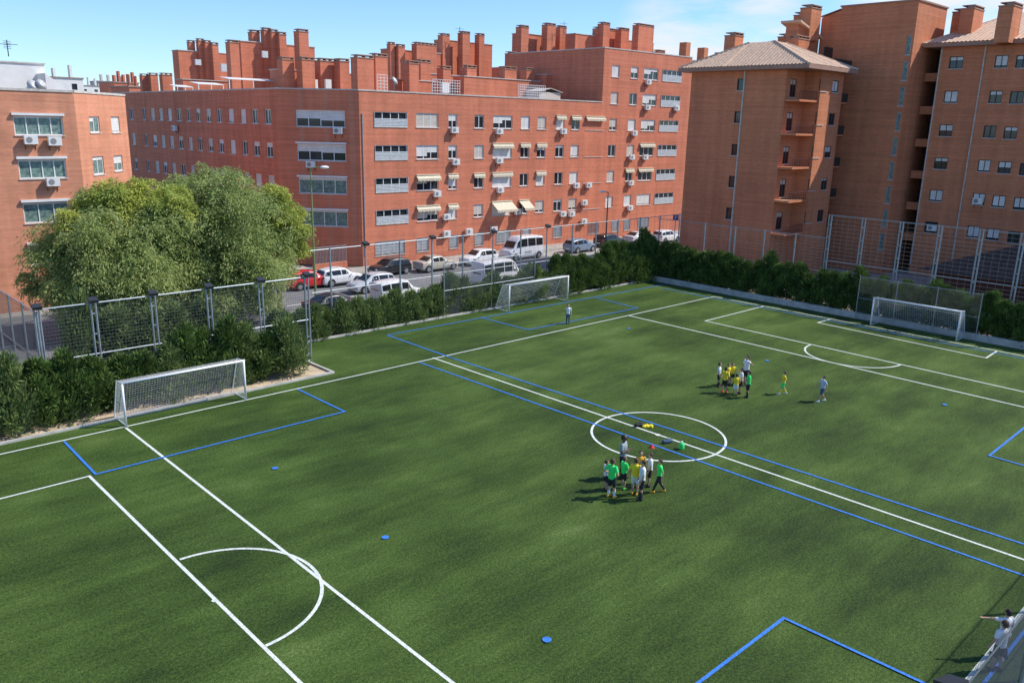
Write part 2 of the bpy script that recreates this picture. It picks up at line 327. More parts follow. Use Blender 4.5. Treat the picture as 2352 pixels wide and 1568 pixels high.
def ac(F,px,py,label):
    global acp
    u,z=F.hit(px,py); p=F.P(u,z-.3,.02); ang=math.atan2(F.n[1],F.n[0])
    if acp is None:
        o=empty('air_conditioner',(0,0,0),label,'air conditioner','air conditioners on the brick facades',local=True)
        mb=MB(); mb.box(.12,.44,-.42,.42,.06,.66); cs=mb.build('casing','ac',o)
        mb=MB()
        mb.rings([[(x,-.12+.2*math.cos(2*math.pi*i/16),.36+.2*math.sin(2*math.pi*i/16)) for i in range(16)] for x in (.441,.455)]); mb.build('fan_grille','acg',cs)
        mb=MB(); mb.box(0,.46,-.34,-.30,0,.058); mb.box(0,.46,.30,.34,0,.058); mb.box(0,.03,-.34,-.30,-.3,-.001);mb.box(0,.03,.30,.34,-.3,-.001); mb.build('bracket','dark',o)
        acp=o; o.location=tuple(p); o.rotation_euler=(0,0,ang); return
    dup(acp,p,ang,label)
# ================= main block
c1=onZ(834,612); A15=R(-1.5); F1=Fac(c1,(math.cos(A15),math.sin(A15)))
c2=atD(645,400,79.5)
FD=Fac(c1,(c2-c1)); lenD=np.linalg.norm((c2-c1)[:2]); FL=Fac(c2,(0,1))
B1=empty('apartment_building',(c1[0],c1[1],0),'long red brick apartment block across the street, with chamfered corner and many chimneys','building')
ZT=F1.hit(1000,217)[1]; uS=F1.hit(1386,170)[0]; uE=F1.hit(1578,300)[0]; ZH=F1.hit(1480,121)[1]
ys=[(262,290),(333,363),(402,432),(473,503)]
zr=[(F1.hit(1040,b_)[1],F1.hit(1040,a_)[1]) for a_,b_ in ys]
fl=(zr[0][1]-zr[3][1])/3; zr=[(zr[3][0]+fl*(3-i),zr[3][1]+fl*(3-i)) for i in range(4)]
zu=[(zr[0][0]+fl*k,zr[0][1]+fl*k) for k in (2,1)]
cols=[(860,935,'g'),(956,1007,'w'),(1030,1050,'n'),(1090,1112,'n'),(1133,1177,'w'),(1197,1217,'n'),(1235,1255,'n'),(1278,1297,'n'),(1313,1332,'n'),(1346,1387,'w'),(1400,1417,'n'),(1443,1460,'n'),(1473,1505,'w'),(1515,1558,'g')]
W1=[];holes=[]
shutmap={(0,1):.95,(1,1):.8,(0,2):.5,(0,3):.15,(0,5):1,(0,6):.9,(0,4):.6,(1,3):.95,(1,2):.4,(1,6):.4,(2,3):.2,(0,9):.0,(0,10):.7,(0,12):.8,(1,8):.9,(1,9):.8,(3,12):.9,(3,13):0}
awnm={(2,1):.3,(3,1):.25,(1,4):.2,(3,4):1.0,(3,5):1.0,(2,3):.15,(0,9):.2,(1,5):.12,(1,6):.12,(0,7):.15,(0,8):.15,(2,2):.15,(2,4):.12,(2,6):.12,(2,11):.15,(1,12):.15,(2,12):.12,(3,2):.2,(0,0):.12}
for ci,(x0,x1,k) in enumerate(cols):
    a=F1.hit(x0,277)[0];b_=F1.hit(x1,277)[0]
    for ri in range(4): h=(a,b_,zr[ri][0],zr[ri][1]+(.001 if k!='g' else 0)); holes.append(h); W1.append((h,k,ri,ci))
    if ci>=10:
        for ri in range(2): h=(a,b_,zu[ri][0],zu[ri][1]); holes.append(h); W1.append((h,k,-1-ri,ci))
G1=[]
for x0,x1,y0,y1 in ((862,930,563,592),(957,985,553,583),(1032,1052,545,573),(1090,1110,538,566),(1140,1172,533,562),(1200,1218,530,556),(1270,1290,523,550),(1350,1375,513,540),(1405,1420,508,534),(1433,1447,505,531),(1465,1490,500,527)):
    r_=F1.rect(x0,y0,x1,y1); zg=(zr[3][0]-fl,zr[3][1]-fl+.05); h=(r_[0],r_[1],*zg); holes.append(h); G1.append(h)
mb=MB(); wallgrid(F1,mb,0,uS,0,ZT,holes); wallgrid(F1,mb,uS,uE,0,ZH,holes)
hd=[]
for ri in range(4): hd.append((FD.hit(793,300)[0],FD.hit(681,300)[0],zr[ri][0]-.15,zr[ri][1]+.0))
wallgrid(FD,mb,0,lenD,0,ZT,hd)
xl=[(299,307),(328,335),(347,356),(366,375),(386,395),(406,417),(429,438),(451,461),(474,485),(499,510),(525,537),(553,565),(579,593),(608,623)]
hl=[]
for x0,x1 in xl:
    a,b_=sorted((FL.hit(x0,275)[0],FL.hit(x1,275)[0]))
    for ri in range(4): hl.append((a,b_,zr[ri][0],zr[ri][1]+.0))
LL=FL.hit(275,275)[0]+12
wallgrid(FL,mb,0,LL,0,ZT,hl)
E=F1.P(uE,0); S=F1.P(uS,0)
mb.quad((S[0],S[1],ZT-.5),(S[0],S[1]+16,ZT-.5),(S[0],S[1]+16,ZH),(S[0],S[1],ZH)); mb.quad((E[0],E[1],0),(E[0],E[1]+45,0),(E[0],E[1]+45,ZH),(E[0],E[1],ZH))
mb.build('wall','brick',B1)
mb=MB()
poly_=[(c1[0]+.2,c1[1]+.35),(E[0]-.3,E[1]+.35),(E[0]-.3,E[1]+45),(c2[0]+.35,c2[1]+LL),(c2[0]+.35,c2[1]+.15)]
mb.prism(poly_,0.0,ZT-.45); mb.build('roof','roofg',B1)
mb=MB(); mb.prism([(S[0]+.02,S[1]+.35),(E[0]-.02,E[1]+.35),(E[0]-.02,E[1]+16),(S[0]+.02,S[1]+16)],ZT-.449,ZH-.4); mb.build('upper_roof','roofg',B1)
mb=MB()
F1.box(mb,-.05,uS-.001,ZT,ZT+.12,-.3,.05); F1.box(mb,uS,uE,ZH,ZH+.12,-.3,.05); FD.box(mb,0.02,lenD-.02,ZT+.002,ZT+.122,-.3,.05); FL.box(mb,0,LL,ZT+.001,ZT+.121,-.3,.05)
mb.box(S[0]-.05,S[0]+.25,S[1]+.31,S[1]+16,ZH,ZH+.12)
mb.build('parapet_coping','coping',B1)
random.seed(3)
for h,k,ri,ci in W1:
    if k=='g': gallery(F1,B1,h)
    else: window(F1,B1,h,shut=shutmap.get((ri,ci),random.choice((0,.2,.5,.8,1,.95))),awn=awnm.get((ri,ci),0),sm=random.choice(('shut','shut','shutb')))
for h in G1: window(F1,B1,h,'barred_window',.9,sm='louv',bars=True)
for i,h in enumerate(hd): window(FD,B1,h,'wide_window',(.6,.5,.15,.1)[i],gl='curt' if i>1 else 'glass',box=i>0)
for i,h in enumerate(hl): window(FL,B1,h,'narrow_window',random.choice((0,.6,.9,1,.3)),sm=random.choice(('shut','shutb')))
mb=MB(); F1.box(mb,.25,.33,1,ZT-2,.002,.09); mb.build('drain_pipe','galv',B1)
def fixD(x,D):
    if x>=828: return F1.dep(x,300)+max(2.2,D-(79+(x-828)*.02))
    if x<645: return max(D,FL.dep(x,300)+3)
    return max(D,83)
def rblock(par,xl,xc,xr,yt,D,zb,name='roof_house',m='brick',cap=True,depth=8,fix=True):
    if fix: D=fixD(xc,D)
    c=atD(xc,yt,D); zt=c[2]
    Yl=c[1]+depth if xl>=xc-1 else max(c[1]+2,onX(xl,yt,c[0])[1]); Xr=onY(xr,yt,c[1])[0]
    mb=MB(); mb.box(c[0],Xr,c[1],Yl,zb,zt); o=mb.build(name,m,par)
    if cap:
        mb=MB(); mb.box(c[0]-.08,Xr+.08,c[1]-.08,Yl+.08,zt,zt+.1); mb.build('coping','coping',o)
def chim(par,x0,x1,yt,D,zb,m='brick',fix=False):
    if fix: D=fixD(x0,D)
    a=atD(x0,yt,D); zt=a[2]; X1=onY(x1,yt,a[1])[0]; w=X1-a[0]
    mb=MB(); mb.box(a[0],X1,a[1],a[1]+max(.7,min(w,1.2)),zb,zt-.3); o=mb.build('chimney',m,par)
    mb=MB(); mb.box(a[0]-.05,X1+.05,a[1]-.05,a[1]+max(.7,min(w,1.2))+.05,zt-.299,zt-.2); 
    n_=max(1,int(w/.7))
    for i in range(n_+1):
        u=a[0]+(w-.1)*i/n_; mb.box(u,u+.1,a[1]+.02,a[1]+.6,zt-.199,zt-.04)
    mb.box(a[0]-.03,X1+.03,a[1]-.03,a[1]+max(.6,min(w,1.1)),zt-.039,zt+.05); mb.build('chimney_cap','fascia',o)
zb=ZT-.5
for b_ in ((405,409,531,116,116),(548,552,722,95,103),(632,640,822,160,93),(890,893,1012,113,122),(1012,1016,1131,92,128),(1195,1198,1318,77,122),(1318,1322,1503,78,119),(945,950,1190,168,99),(888,893,1060,182,93),(1062,1066,1255,176,95),(1250,1256,1384,172,99),(412,420,640,183,104)):
    rblock(B1,*b_,zb)
for cc in ((434,447,93,117.5),(455,468,89,117.5),(471,484,93,117.5),(487,501,98,117.5),(527,548,92,100),(578,596,69,104.5),(606,622,64,104.5),(623,638,68,104.5),(641,657,74,104.5),(686,708,67,101),
  (896,907,97,121),(915,930,102,121),(957,1003,97,121),(1017,1033,77,127),(1063,1080,72,127),(1101,1113,77,129),(1173,1187,119,118),(1198,1215,58,121),(1258,1277,53,121),(1287,1302,59,123),(1375,1420,62,120),(1387,1402,51,119),(1428,1446,64,119),(1468,1503,54,115),
  (648,675,131,91),(693,722,131,91),(735,775,134,94),(780,802,135,94),(820,858,126,87.5),(862,890,123,89.5),(940,962,140,92),(966,990,137,95),(1018,1036,152,95.5),(1073,1095,150,96),(1160,1187,153,98),(1210,1226,156,100),(1513,1528,115,112),(325,340,170,128),(345,362,168,128),(372,395,168,126)):
    chim(B1,*cc,zb,fix=True)
def panel(par,x0,y0,x1,y1,D,name,m):
    a=atD(x0,y1,fixD(x0,D)); F=Fac(a,(1,0)); r_=F.rect(x0,y0,x1,y1); mb=MB(); F.box(mb,r_[0],r_[1],r_[2],r_[3],.02,.3); mb.build(name,m,par)
for v in ((600,118,613,133,102.9),(447,137,460,150,115.8),(506,147,519,165,115.8)): panel(B1,*v,'roof_vent','louv')
for v in ((713,183,727,207,92.5),(745,183,758,207,92.5),(1012,190,1028,214,92.7)): panel(B1,*v,'roof_window','shut')
def lattice(x0,x1,yt,yb,D,label):
    a=atD(x0,yb,F1.dep(x0,300)+1.2);F=Fac(a,(1,0));r_=F.rect(x0,yt,x1,yb);mb=MB()
    n_=int((r_[1]-r_[0])/.3)
    for i in range(n_+1):
        u=r_[0]+(r_[1]-r_[0])*i/n_; F.box(mb,u-.02,u+.02,ZT-.45,r_[3],0,.03)
    n_=int((r_[3]-r_[2])/.3)+1
    for i in range(n_+1):
        z=r_[2]+(r_[3]-r_[2])*i/n_; F.box(mb,r_[0],r_[1],z-.02,z+.02,.031,.05)
    tag(mb.build('lattice_screen','white'),label,'screen')
lattice(993,1056,184,216,88,'white lattice screen on the roof terrace in the middle of the red block')
lattice(1190,1252,196,224,91.5,'white lattice screen with open squares near the right end of the roof terrace')
lattice(866,890,172,208,82.5,'narrow white lattice screen beside the twin chimneys at the roof corner')
def canopy(x0,x1,yt,yb,D,label,F_=None):
    a=atD(x0,yb,FL.dep(x0,300)+3);F=Fac(a,(1,0));r_=F.rect(x0,yt,x1,yb)
    o=empty('terrace_canopy',F.P(r_[0],ZT-.45),label,'canopy')
    mb=MB(); mb.hexa([F.P(r_[0],r_[3]-.25,.6),F.P(r_[1],r_[3]-.25,.6),F.P(r_[1],r_[3],-1.6),F.P(r_[0],r_[3],-1.6),F.P(r_[0],r_[3]-.19,.6),F.P(r_[1],r_[3]-.19,.6),F.P(r_[1],r_[3]+.06,-1.6),F.P(r_[0],r_[3]+.06,-1.6)]); mb.build('canopy_roof','white',o)
    for u in (r_[0]+.05,r_[1]-.12,(r_[0]+r_[1])/2):
        mb=MB(); F.box(mb,u,u+.08,ZT-.45,r_[3]-.26,.5,.58); mb.build('post','white',o)
canopy(520,630,180,215,90,'white sloping canopy over the roof terrace left of the middle')
canopy(450,510,190,217,93,'lower white canopy beside the larger one on the roof terrace')
canopy(402,440,196,219,99,'small white canopy at the left end of the roof terrace')
def hut():
    a=atD(1236,224,F1.dep(1236,300)+3.2);F=Fac(a,(1,0));r_=F.rect(1236,206,1290,226);o=empty('garden_shed',F.P(r_[0],ZT-.45),'small wooden garden shed with a pale ridge roof on the roof terrace','shed')
    mb=MB();F.box(mb,r_[0]+.2,r_[1]-.2,ZT-.45,r_[3]-.3,-2,0);mb.build('wall','shutb',o)
    mb=MB();m_=(r_[0]+r_[1])/2
    for s in (0,1):
        e_=r_[0] if s==0 else r_[1]; q=r_[3]-.3; mb.hexa([F.P(e_,q,.2),F.P(m_,q+.4,.2),F.P(m_,q+.4,-2.2),F.P(e_,q,-2.2),F.P(e_,q+.06,.2),F.P(m_,q+.46,.2),F.P(m_,q+.46,-2.2),F.P(e_,q+.06,-2.2)])
    mb.build('roof','coping',o)
hut()
def dish(px,py,D,label,r_=.4):
    p=atD(px,py,D); o=empty('satellite_dish',(p[0],p[1],p[2]-.8),label,'satellite dish')
    mb=MB(); n=14; d_=np.array([.35,-.8,.45]); d_/=np.linalg.norm(d_); u=np.cross(d_,[0,0,1.]);u/=np.linalg.norm(u);w=np.cross(u,d_)
    mb.rings([[p+d_*(.12*(q*q))+u*r_*q*math.cos(2*math.pi*i/n)+w*r_*q*math.sin(2*math.pi*i/n) for i in range(n)] for q in (.05,.4,.75,1)]); mb.build('dish','ac',o,smooth=True)
    mb=MB(); mb.tube((p[0],p[1],p[2]-.8),p,.03); mb.tube(p,p+d_*.45,.012); mb.build('mast','galv',o)
dish(905,187,F1.dep(905,300)+1.5,'pale satellite dish on the red roof terrace beside the tall chimneys')
def antenna(px,py,yb,D,label):
    p=atD(px,py,D); zb_=atD(px,yb,D)[2]; mb=MB(); mb.tube((p[0],p[1],zb_),p,.035)
    for k in range(5): z=p[2]-.1-.12*k; mb.tube((p[0]-.3,p[1]-.25,z),(p[0]+.3,p[1]+.25,z),.015,n=4)
    mb.tube((p[0]-.6,p[1]+.3,p[2]-.3),(p[0]+.6,p[1]-.3,p[2]-.3),.018,n=4)
    tag(mb.build('antenna','dark'),label,'antenna')
antenna(1056,62,100,fixD(1056,127),'thin television antenna between chimneys on the red block')
antenna(1296,50,80,fixD(1296,121),'thin television antenna beside chimneys near the taller right part of the red block')
antenna(15,92,130,63,'dark television antenna on the white rooftop at the far left')
# ================= left building
pA=atD(178,300,60.5); FA=Fac(pA,(-1,0)); FB=Fac(pA,(math.cos(R(47)),math.sin(R(47))))
ZA=FB.hit(180,214)[1]
B2=empty('apartment_building',(pA[0],pA[1],0),'salmon brick apartment block at the left edge, behind the leafy trees','building')
ha=[FA.rect(*q) for q in ((32,267,145,311),(43,366,152,410),(54,464,160,511),(68,560,170,606))]
hb=[FB.rect(*q) for q in ((206,268,229,305),(256,268,275,305),(214,359,239,401),(262,357,282,393),(222,450,246,490),(268,445,288,482))]
lB=FB.hit(290,260)[0]
mb=MB(); wallgrid(FA,mb,0,40,0,ZA,ha); wallgrid(FB,mb,0,lB,0,ZA,hb); e1=FB.P(lB,0); mb.quad(e1,(e1[0],e1[1]+14,0),(e1[0],e1[1]+14,ZA),(e1[0],e1[1],ZA)); mb.build('wall','brickL',B2)
mb=MB(); mb.prism([(pA[0]-40,pA[1]+.4),(pA[0]-.2,pA[1]+.4),(e1[0]-.4,e1[1]+.2),(e1[0]-.4,e1[1]+14),(pA[0]-40,e1[1]+14)],0,ZA-.3); mb.build('roof','roofg',B2)
mb=MB(); FA.box(mb,0.03,40,ZA,ZA+.16,-.3,.06); FB.box(mb,0,lB,ZA+.002,ZA+.162,-.3,.06); mb.build('parapet_coping','coping',B2)
for i,h in enumerate(ha): window(FA,B2,h,'wide_window',.1,gl='curt',mull=True,box=True)
for i,h in enumerate(hb): window(FB,B2,h,'window',(.3,.9,.2,.5,.4,.6)[i],gl='curt')
rblock(B2,-60,-50,100,140,64,ZA-.3,'stair_house','whitewall',True,6,fix=False)
mb=MB(); a=atD(103,168,65);b_=onY(180,212,a[1]); mb.add([(a[0],a[1],ZA-.3),(b_[0],a[1],ZA-.3),(a[0],a[1],a[2]),(a[0],a[1]+7,ZA-.3),(b_[0],a[1]+7,ZA-.3),(a[0],a[1]+7,a[2])],[(0,1,2),(3,5,4),(0,3,4,1),(1,4,5,2),(2,5,3,0)]); mb.build('sloping_roof','whitewall',B2)
dish(75,200,61.5,'large pale satellite dish on the white rooftop at the far left',.5); dish(93,196,62,'smaller pale satellite dish beside the larger one on the white rooftop',.4)
# ================= right tower T
XT=41.2
Fa=Fac((XT,11),(0,-1)); Fb=Fac((44.6,0),(1,0)); Fn=Fac((XT,1.6),(1,0))
uTl=Fa.hit(1583,250)[0]; zE=Fa.hit(1700,163)[1]
B3=empty('apartment_building',(XT,0,0),'orange brick tower with a hipped clay tile roof and a stack of corner balconies','building')
h1=[Fa.rect(*q) for q in ((1689,181,1705,208),(1685,256,1700,283),(1680,331,1695,357),(1675,404,1690,431),(1670,477,1684,504))]
u0=np.mean([h[0] for h in h1]);u1=np.mean([h[1] for h in h1]); h1=[(u0,u1,h[2],h[3]) for h in h1]
h3=[]
for x0,x1 in ((1885,1899),(1912,1926)):
    a=Fb.hit(x0,201)[0];b_=Fb.hit(x1,201)[0]
    for h in h1: h3.append((a,b_,h[2],h[3]))
u3=Fb.hit(1930,250)[0]
mb=MB(); wallgrid(Fa,mb,uTl,9.4,0,zE,h1); wallgrid(Fb,mb,0,u3,0,zE,h3)
mb.quad((44.6,0,0),(44.6,1.6,0),(44.6,1.6,zE),(44.6,0,zE))
hn=[(.8,1.9,h[2]-.6,h[3]-.05) for h in h1]; wallgrid(Fn,mb,0,3.4,0,zE,hn)
yl=Fa.P(uTl,0)[1]; mb.quad((XT,yl,0),(XT+12,yl,0),(XT+12,yl,zE),(XT,yl,zE)); mb.quad((44.6+u3,0,0),(44.6+u3,6,0),(44.6+u3,6,zE),(44.6+u3,0,zE))
mb.build('wall','brick2',B3)
for h in h1: window(Fa,B3,h,'narrow_window',0,fm='dark')
for i,h in enumerate(h3): window(Fb,B3,h,'window',(0,.3,0,.4,0,.9,.0,.5,.2,0)[i],fm='dark')
for h in hn: window(Fn,B3,h,'balcony_door',.3,fm='darkred',sm='shutb')
for h in h1:
    mb=MB(); mb.box(XT+.02,44.55,.15,1.55,h[2]-1.0,h[2]-.82); s_=mb.build('balcony','brick2',B3)
    mb=MB()
    for k in range(13): mb.box(XT+.1+k*.34,XT+.13+k*.34,.2,.23,h[2]-.819,h[2]-.1)
    mb.box(XT+.05,44.5,.19,.24,h[2]-.1,h[2]-.06); mb.build('railing','darkred',s_)
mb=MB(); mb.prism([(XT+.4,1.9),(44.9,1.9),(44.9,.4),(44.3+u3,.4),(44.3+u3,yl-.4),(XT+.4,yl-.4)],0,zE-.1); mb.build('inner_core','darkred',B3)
ex0,ex1,ey0,ey1=XT-.9,44.6+u3+.8,-.9,yl+1.0
ap=atD(1800,106,86)
mb=MB(); mb.box(ex0,ex1,ey0,ey1,zE,zE+.35); mb.build('eave','fascia',B3)
def hip(par,x0,x1,y0,y1,z,zt,ridge=(.5,.5,.5,.5)):
    mb=MB(); xm0=x0+(x1-x0)*ridge[0];xm1=x0+(x1-x0)*ridge[1];ym0=y0+(y1-y0)*ridge[2];ym1=y0+(y1-y0)*ridge[3]
    base=[(x0,y0),(x1,y0),(x1,y1),(x0,y1)];top=[(xm0,ym0),(xm1,ym0),(xm1,ym1),(xm0,ym1)]
    for i in range(4):
        b0=np.array([*base[i],z]);b1=np.array([*base[(i+1)%4],z]);t0=np.array([*top[i],zt]);t1=np.array([*top[(i+1)%4],zt])
        L=np.linalg.norm(b1-b0); ax=(b1-b0)/L; o0=(t0-b0)@ax; o1=(b1-t1)@ax; up=(t0-b0)-ax*o0
        nr=np.cross(ax,up); nr/=np.linalg.norm(nr); nr=nr if nr[2]>0 else -nr
        H=lambda s:min(1,s/max(o0,1e-3),(L-s)/max(o1,1e-3)); pt_=lambda s,h:b0+ax*s+up*h
        br={0,L,o0,L-o1}; n_=int(L/.36)
        for k in range(n_+1): br.add(L*k/n_)
        br=sorted(br)
        for k in range(len(br)-1):
            a_,c_=br[k],br[k+1]; m_=(a_+c_)/2
            if c_-a_<.02: continue
            mb.quad(pt_(a_,0),pt_(m_,0)+nr*.07,pt_(m_,H(m_))+nr*.05,pt_(a_,H(a_)))
            mb.quad(pt_(m_,0)+nr*.07,pt_(c_,0),pt_(c_,H(c_)),pt_(m_,H(m_))+nr*.05)
        mb.tube(b0,t0,.13,n=6)
    mb.tube((xm0,ym0,zt),(xm1+.01,ym1,zt),.13,n=6)
    return mb.build('tiled_roof','tile',par)
hip(B3,ex0,ex1,ey0,ey1,zE+.351,ap[2],(.42,.62,.42,.62))
for cc in ((1690,1709,75,84.5),(1813,1833,78,86),(1836,1861,82,84)): chim(B3,*cc,zE+.4,'brick2')
mb=MB(); pp=Fa.hit(1712,170)[0]; Fa.box(mb,pp-.06,pp+.06,1,zE,.003,.12); mb.build('drain_pipe','coping',B3)
# ================= far right complex
B4=empty('apartment_building',(55.8,-8,0),'orange brick block on the right edge with tall stair tower and shaded facade','building')
F4=Fac((55.8,-7),(0,-1)); zF=F4.hit(2200,108)[1]
FU=Fac((53,3),(0,-1)); zU=FU.hit(2040,8)[1]
uu=FU.hit(2084,200)[0]; yU=FU.P(uu,0)[1]
h4=[]
for ri in range(6):
    for ci,(xa,xb,ya,yb) in enumerate(((2180,2212,130,158),(2285,2315,127,156),(2333,2365,127,156),(2385,2415,127,157),(2480,2510,127,157))):
        if ri==0: h4.append(F4.rect(xa,ya,xb,yb))
        else:
            h=h4[ci]; h4.append([h[0],h[1],h[2]-fl*ri*.995,h[3]-fl*ri*.995])
u4s=F4.hit(2150,200)[0]
mb=MB(); wallgrid(F4,mb,u4s,45,0,zF,h4)
hs=[]
z_=zU-3
while z_>3.5: hs.append((uu-.65,uu-.2,z_-1.7,z_)); z_-=2.3
wallgrid(FU,mb,0,uu,0,zU,hs)
a88=onX(1888,42,53)
mb.add([(53,3,0),(53,a88[1],0),(53,a88[1],a88[2]),(53,3,zU-.3)],[(0,1,2,3)]); mb.quad((53,a88[1],0),(60,a88[1],0),(60,a88[1],a88[2]),(53,a88[1],a88[2]))
mb.quad((53,yU,0),(60,yU,0),(60,yU,zU),(53,yU,zU)); mb.quad((53.01,3,zU-.5),(60,3,zU-.5),(60,3,zU),(53.01,3,zU)); mb.quad((60,yU,0),(60,3,0),(60,3,zU),(60,yU,zU))
mb.build('wall','brick2',B4)
mb=MB(); mb.quad((52.8,3,zU-.15),(60,3,zU-.15),(60,a88[1]+.2,a88[2]+.12),(52.8,a88[1]+.2,a88[2]+.12)); mb.build('sloping_roof','tile',B4)
for h in hs: window(FU,B4,h,'stair_window',0,fm='galv',gl='curt',mull=False)
for i,h in enumerate(h4): window(F4,B4,h,'window',random.choice((0,.5,.8,.3,.9)),fm='dark',gl='glass')
mb=MB(); mb.box(53.3,59.8,yU+.3,2.7,0,zU-.05); mb.build('tower_roof','roofg',B4)
mb=MB(); mb.box(52.9,60.1,yU-.1,3.1,zU,zU+.15); mb.build('tower_coping','fascia',B4)
y4=F4.P(u4s,0)[1]
Fr=Fac((59.3,yU),(0,-1)); lr=yU-y4
mb=MB(); mb.quad((59.3,yU,0),(59.3,y4,0),(59.3,y4,zF),(59.3,yU,zF)); mb.quad((55.8,y4,0),(59.3,y4,0),(59.3,y4,zF),(55.8,y4,zF)); mb.build('recess_wall','darkred',B4)  # same brick building; the recess shade is painted into this wall's colour
for ri in range(6):
    zz=h4[ri*5][2]
    mb=MB(); mb.box(56.6,59.29,y4+.05,yU-.05,zz-1.05,zz-.85); s_=mb.build('balcony','brick2',B4)
    mb=MB(); mb.box(56.6,56.7,y4+.06,yU-.06,zz-.849,zz-.3); mb.build('parapet','brick2',s_)
    mb=MB(); Fr.box(mb,.15,lr-.15,zz-.8,zz+1.5,.01,.06); mb.build('balcony_glazing','glass',s_)
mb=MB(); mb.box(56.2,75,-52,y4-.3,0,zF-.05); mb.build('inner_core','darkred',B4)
mb=MB(); mb.box(55.0,75.8,-52,yU-.1,zF,zF+.35); mb.build('eave','fascia',B4)
rz_=atD(2250,60,86)[2]
hip(B4,55.0,75.8,-52,yU-.1,zF+.351,rz_+1.2,(.45,.5,.05,.9))
for cc in ((2220,2240,20,84),(2240,2263,12,82),(2331,2352,5,76),(2130,2156,8,84.5)): chim(B4,*cc,zF,'brick2')
pp=F4.hit(2262,130)[0]
for u in (pp,F4.hit(2162,130)[0]):
    mb=MB(); F4.box(mb,u-.05,u+.05,1,zF,.003,.12); mb.build('drain_pipe','coping',B4)
B5=empty('apartment_building',(50,6,0),'orange brick block with sloping eave rising just behind the hip-roofed tower','building')
mb=MB(); a=onY(1835,52,5.0); zM=a[2]; ylf=onX(1806,60,a[0])[1]
mb.add([(a[0],5,0),(52.98,5,0),(52.98,5,zM-1.2),(a[0],5,zM),(a[0],ylf,0),(52.98,ylf,0),(52.98,ylf,zM-1.2),(a[0],ylf,zM)],[(0,1,2,3),(4,7,6,5),(0,3,7,4),(1,5,6,2)]); 
mb.quad((44.6+u3,2.9,0),(52.97,2.9,0),(52.97,2.9,zE+1),(44.6+u3,2.9,zE+1)); mb.quad((44.6+u3,2.9,zE+1),(52.97,2.9,zE+1),(52.97,4.99,zE+2),(44.6+u3,4.99,zE+2))
mb.build('wall','brick2',B5)
mb=MB(); mb.hexa([(a[0]-.4,4.6,zM),(52.97,4.6,zM-1.2),(52.97,ylf+.4,zM-1.2),(a[0]-.4,ylf+.4,zM),(a[0]-.4,4.6,zM+.2),(52.97,4.6,zM-1.0),(52.97,ylf+.4,zM-1.0),(a[0]-.4,ylf+.4,zM+.2)]); mb.build('roof','tile',B5)
for i in range(6):
    zz=h1[0][2]-fl*(i-1)
    if zz<1: break
    mb=MB(); mb.box(44.7+u3,52.8,1.2,2.88,zz-.9,zz-.75); s_=mb.build('balcony','brick2',B5)
    mb=MB(); mb.box(44.7+u3,52.8,1.2,1.28,zz-.749,zz+.1); mb.build('railing','dark',s_)
    mb=MB(); mb.box(45.6+u3,51.8,2.8,2.895,zz-.6,zz+1.3); mb.build('balcony_glazing','glass',s_)
Db=np.dot(np.array([a[0],6,0])-CP,hf)
for cc in ((1850,1864,28,Db+1),(1866,1889,11,Db)): chim(B5,*cc,zM-1.5,'brick2')
# far buildings
def farb(x0,x1,yt,D,m,label,ch=0,rows=4):
    a=atD(x0,yt,D); X1=onY(x1,yt,a[1])[0]; o=empty('distant_building',(a[0],a[1],0),label,'building')
    mb=MB(); mb.box(a[0],X1,a[1],a[1]+12,0,a[2]); mb.build('wall',m,o)
    mb=MB(); mb.box(a[0]-.2,X1+.2,a[1]-.2,a[1]+12.2,a[2],a[2]+.3); mb.build('roof','roofg',o)
    w=X1-a[0]; n_=max(2,int(w/3.5))
    for r_ in range(rows):
        for i in range(n_):
            u=a[0]+(i+.5)*w/n_; mb=MB(); mb.box(u-.6,u+.6,a[1]-.05,a[1]-.01,a[2]-2.6-3*r_,a[2]-1.2-3*r_); mb.build('window','glass',o)
    for i in range(ch):
        u=a[0]+(i+.6)*w/(ch+.2); mb=MB(); mb.box(u,u+w*.07,a[1]+2,a[1]+3.5,a[2]+.3,a[2]+2+random.random()*1.5); mb.build('chimney',m,o)
farb(182,232,197,330,'whitewall','pale distant building beyond the left block, low under the sky',3,2)
farb(225,292,187,420,'coping','grey distant apartment block above the side street',4,2)
farb(262,318,190,230,'brick','distant red brick building with chimneys above the side street',5,2)
farb(296,330,200,200,'brick','narrow distant red brick building just left of the long block',2,1)
farb(1570,1700,140,150,'brick2','distant orange brick building seen between the two big blocks',3,2)
farb(105,190,178,210,'whitewall','white distant building behind the left rooftop',2,2)
# ACs
acl=[(F1,1040,300),(F1,1043,373),(F1,1143,303),(F1,1143,370),(F1,1290,303),(F1,1453,307),(F1,1485,190),(F1,1483,248),(F1,1550,250),(F1,1447,362),(F1,1478,362),(F1,1000,446),(F1,1145,437),(F1,1022,499),(F1,1185,487),(F1,1320,427),(F1,1348,426),(F1,1289,492),(F1,1309,492),(F1,1338,466),(F1,1445,421),(F1,1443,478),(F1,1022,537),(F1,1073,532),(F1,1130,527),(F1,1337,509)]
acl.sort(key=lambda q:(q[1]))
rowname=lambda y:'upper' if y<275 else 'top row' if y<330 else 'second row' if y<395 else 'third row' if y<455 else 'fourth row' if y<505 else 'ground floor'
for i,(F,px,py) in enumerate(acl): ac(F,px,py,'white air conditioner on the sunlit red facade, %s, %s counting all from the left'%(rowname(py),ORD[i]))
ac(FD,778,302,'white air conditioner under the top window of the shaded chamfered corner'); ac(FD,716,379,'white air conditioner under the second window of the shaded chamfered corner')
ac(FL,407,296,'lone white air conditioner on the facade receding along the side street')
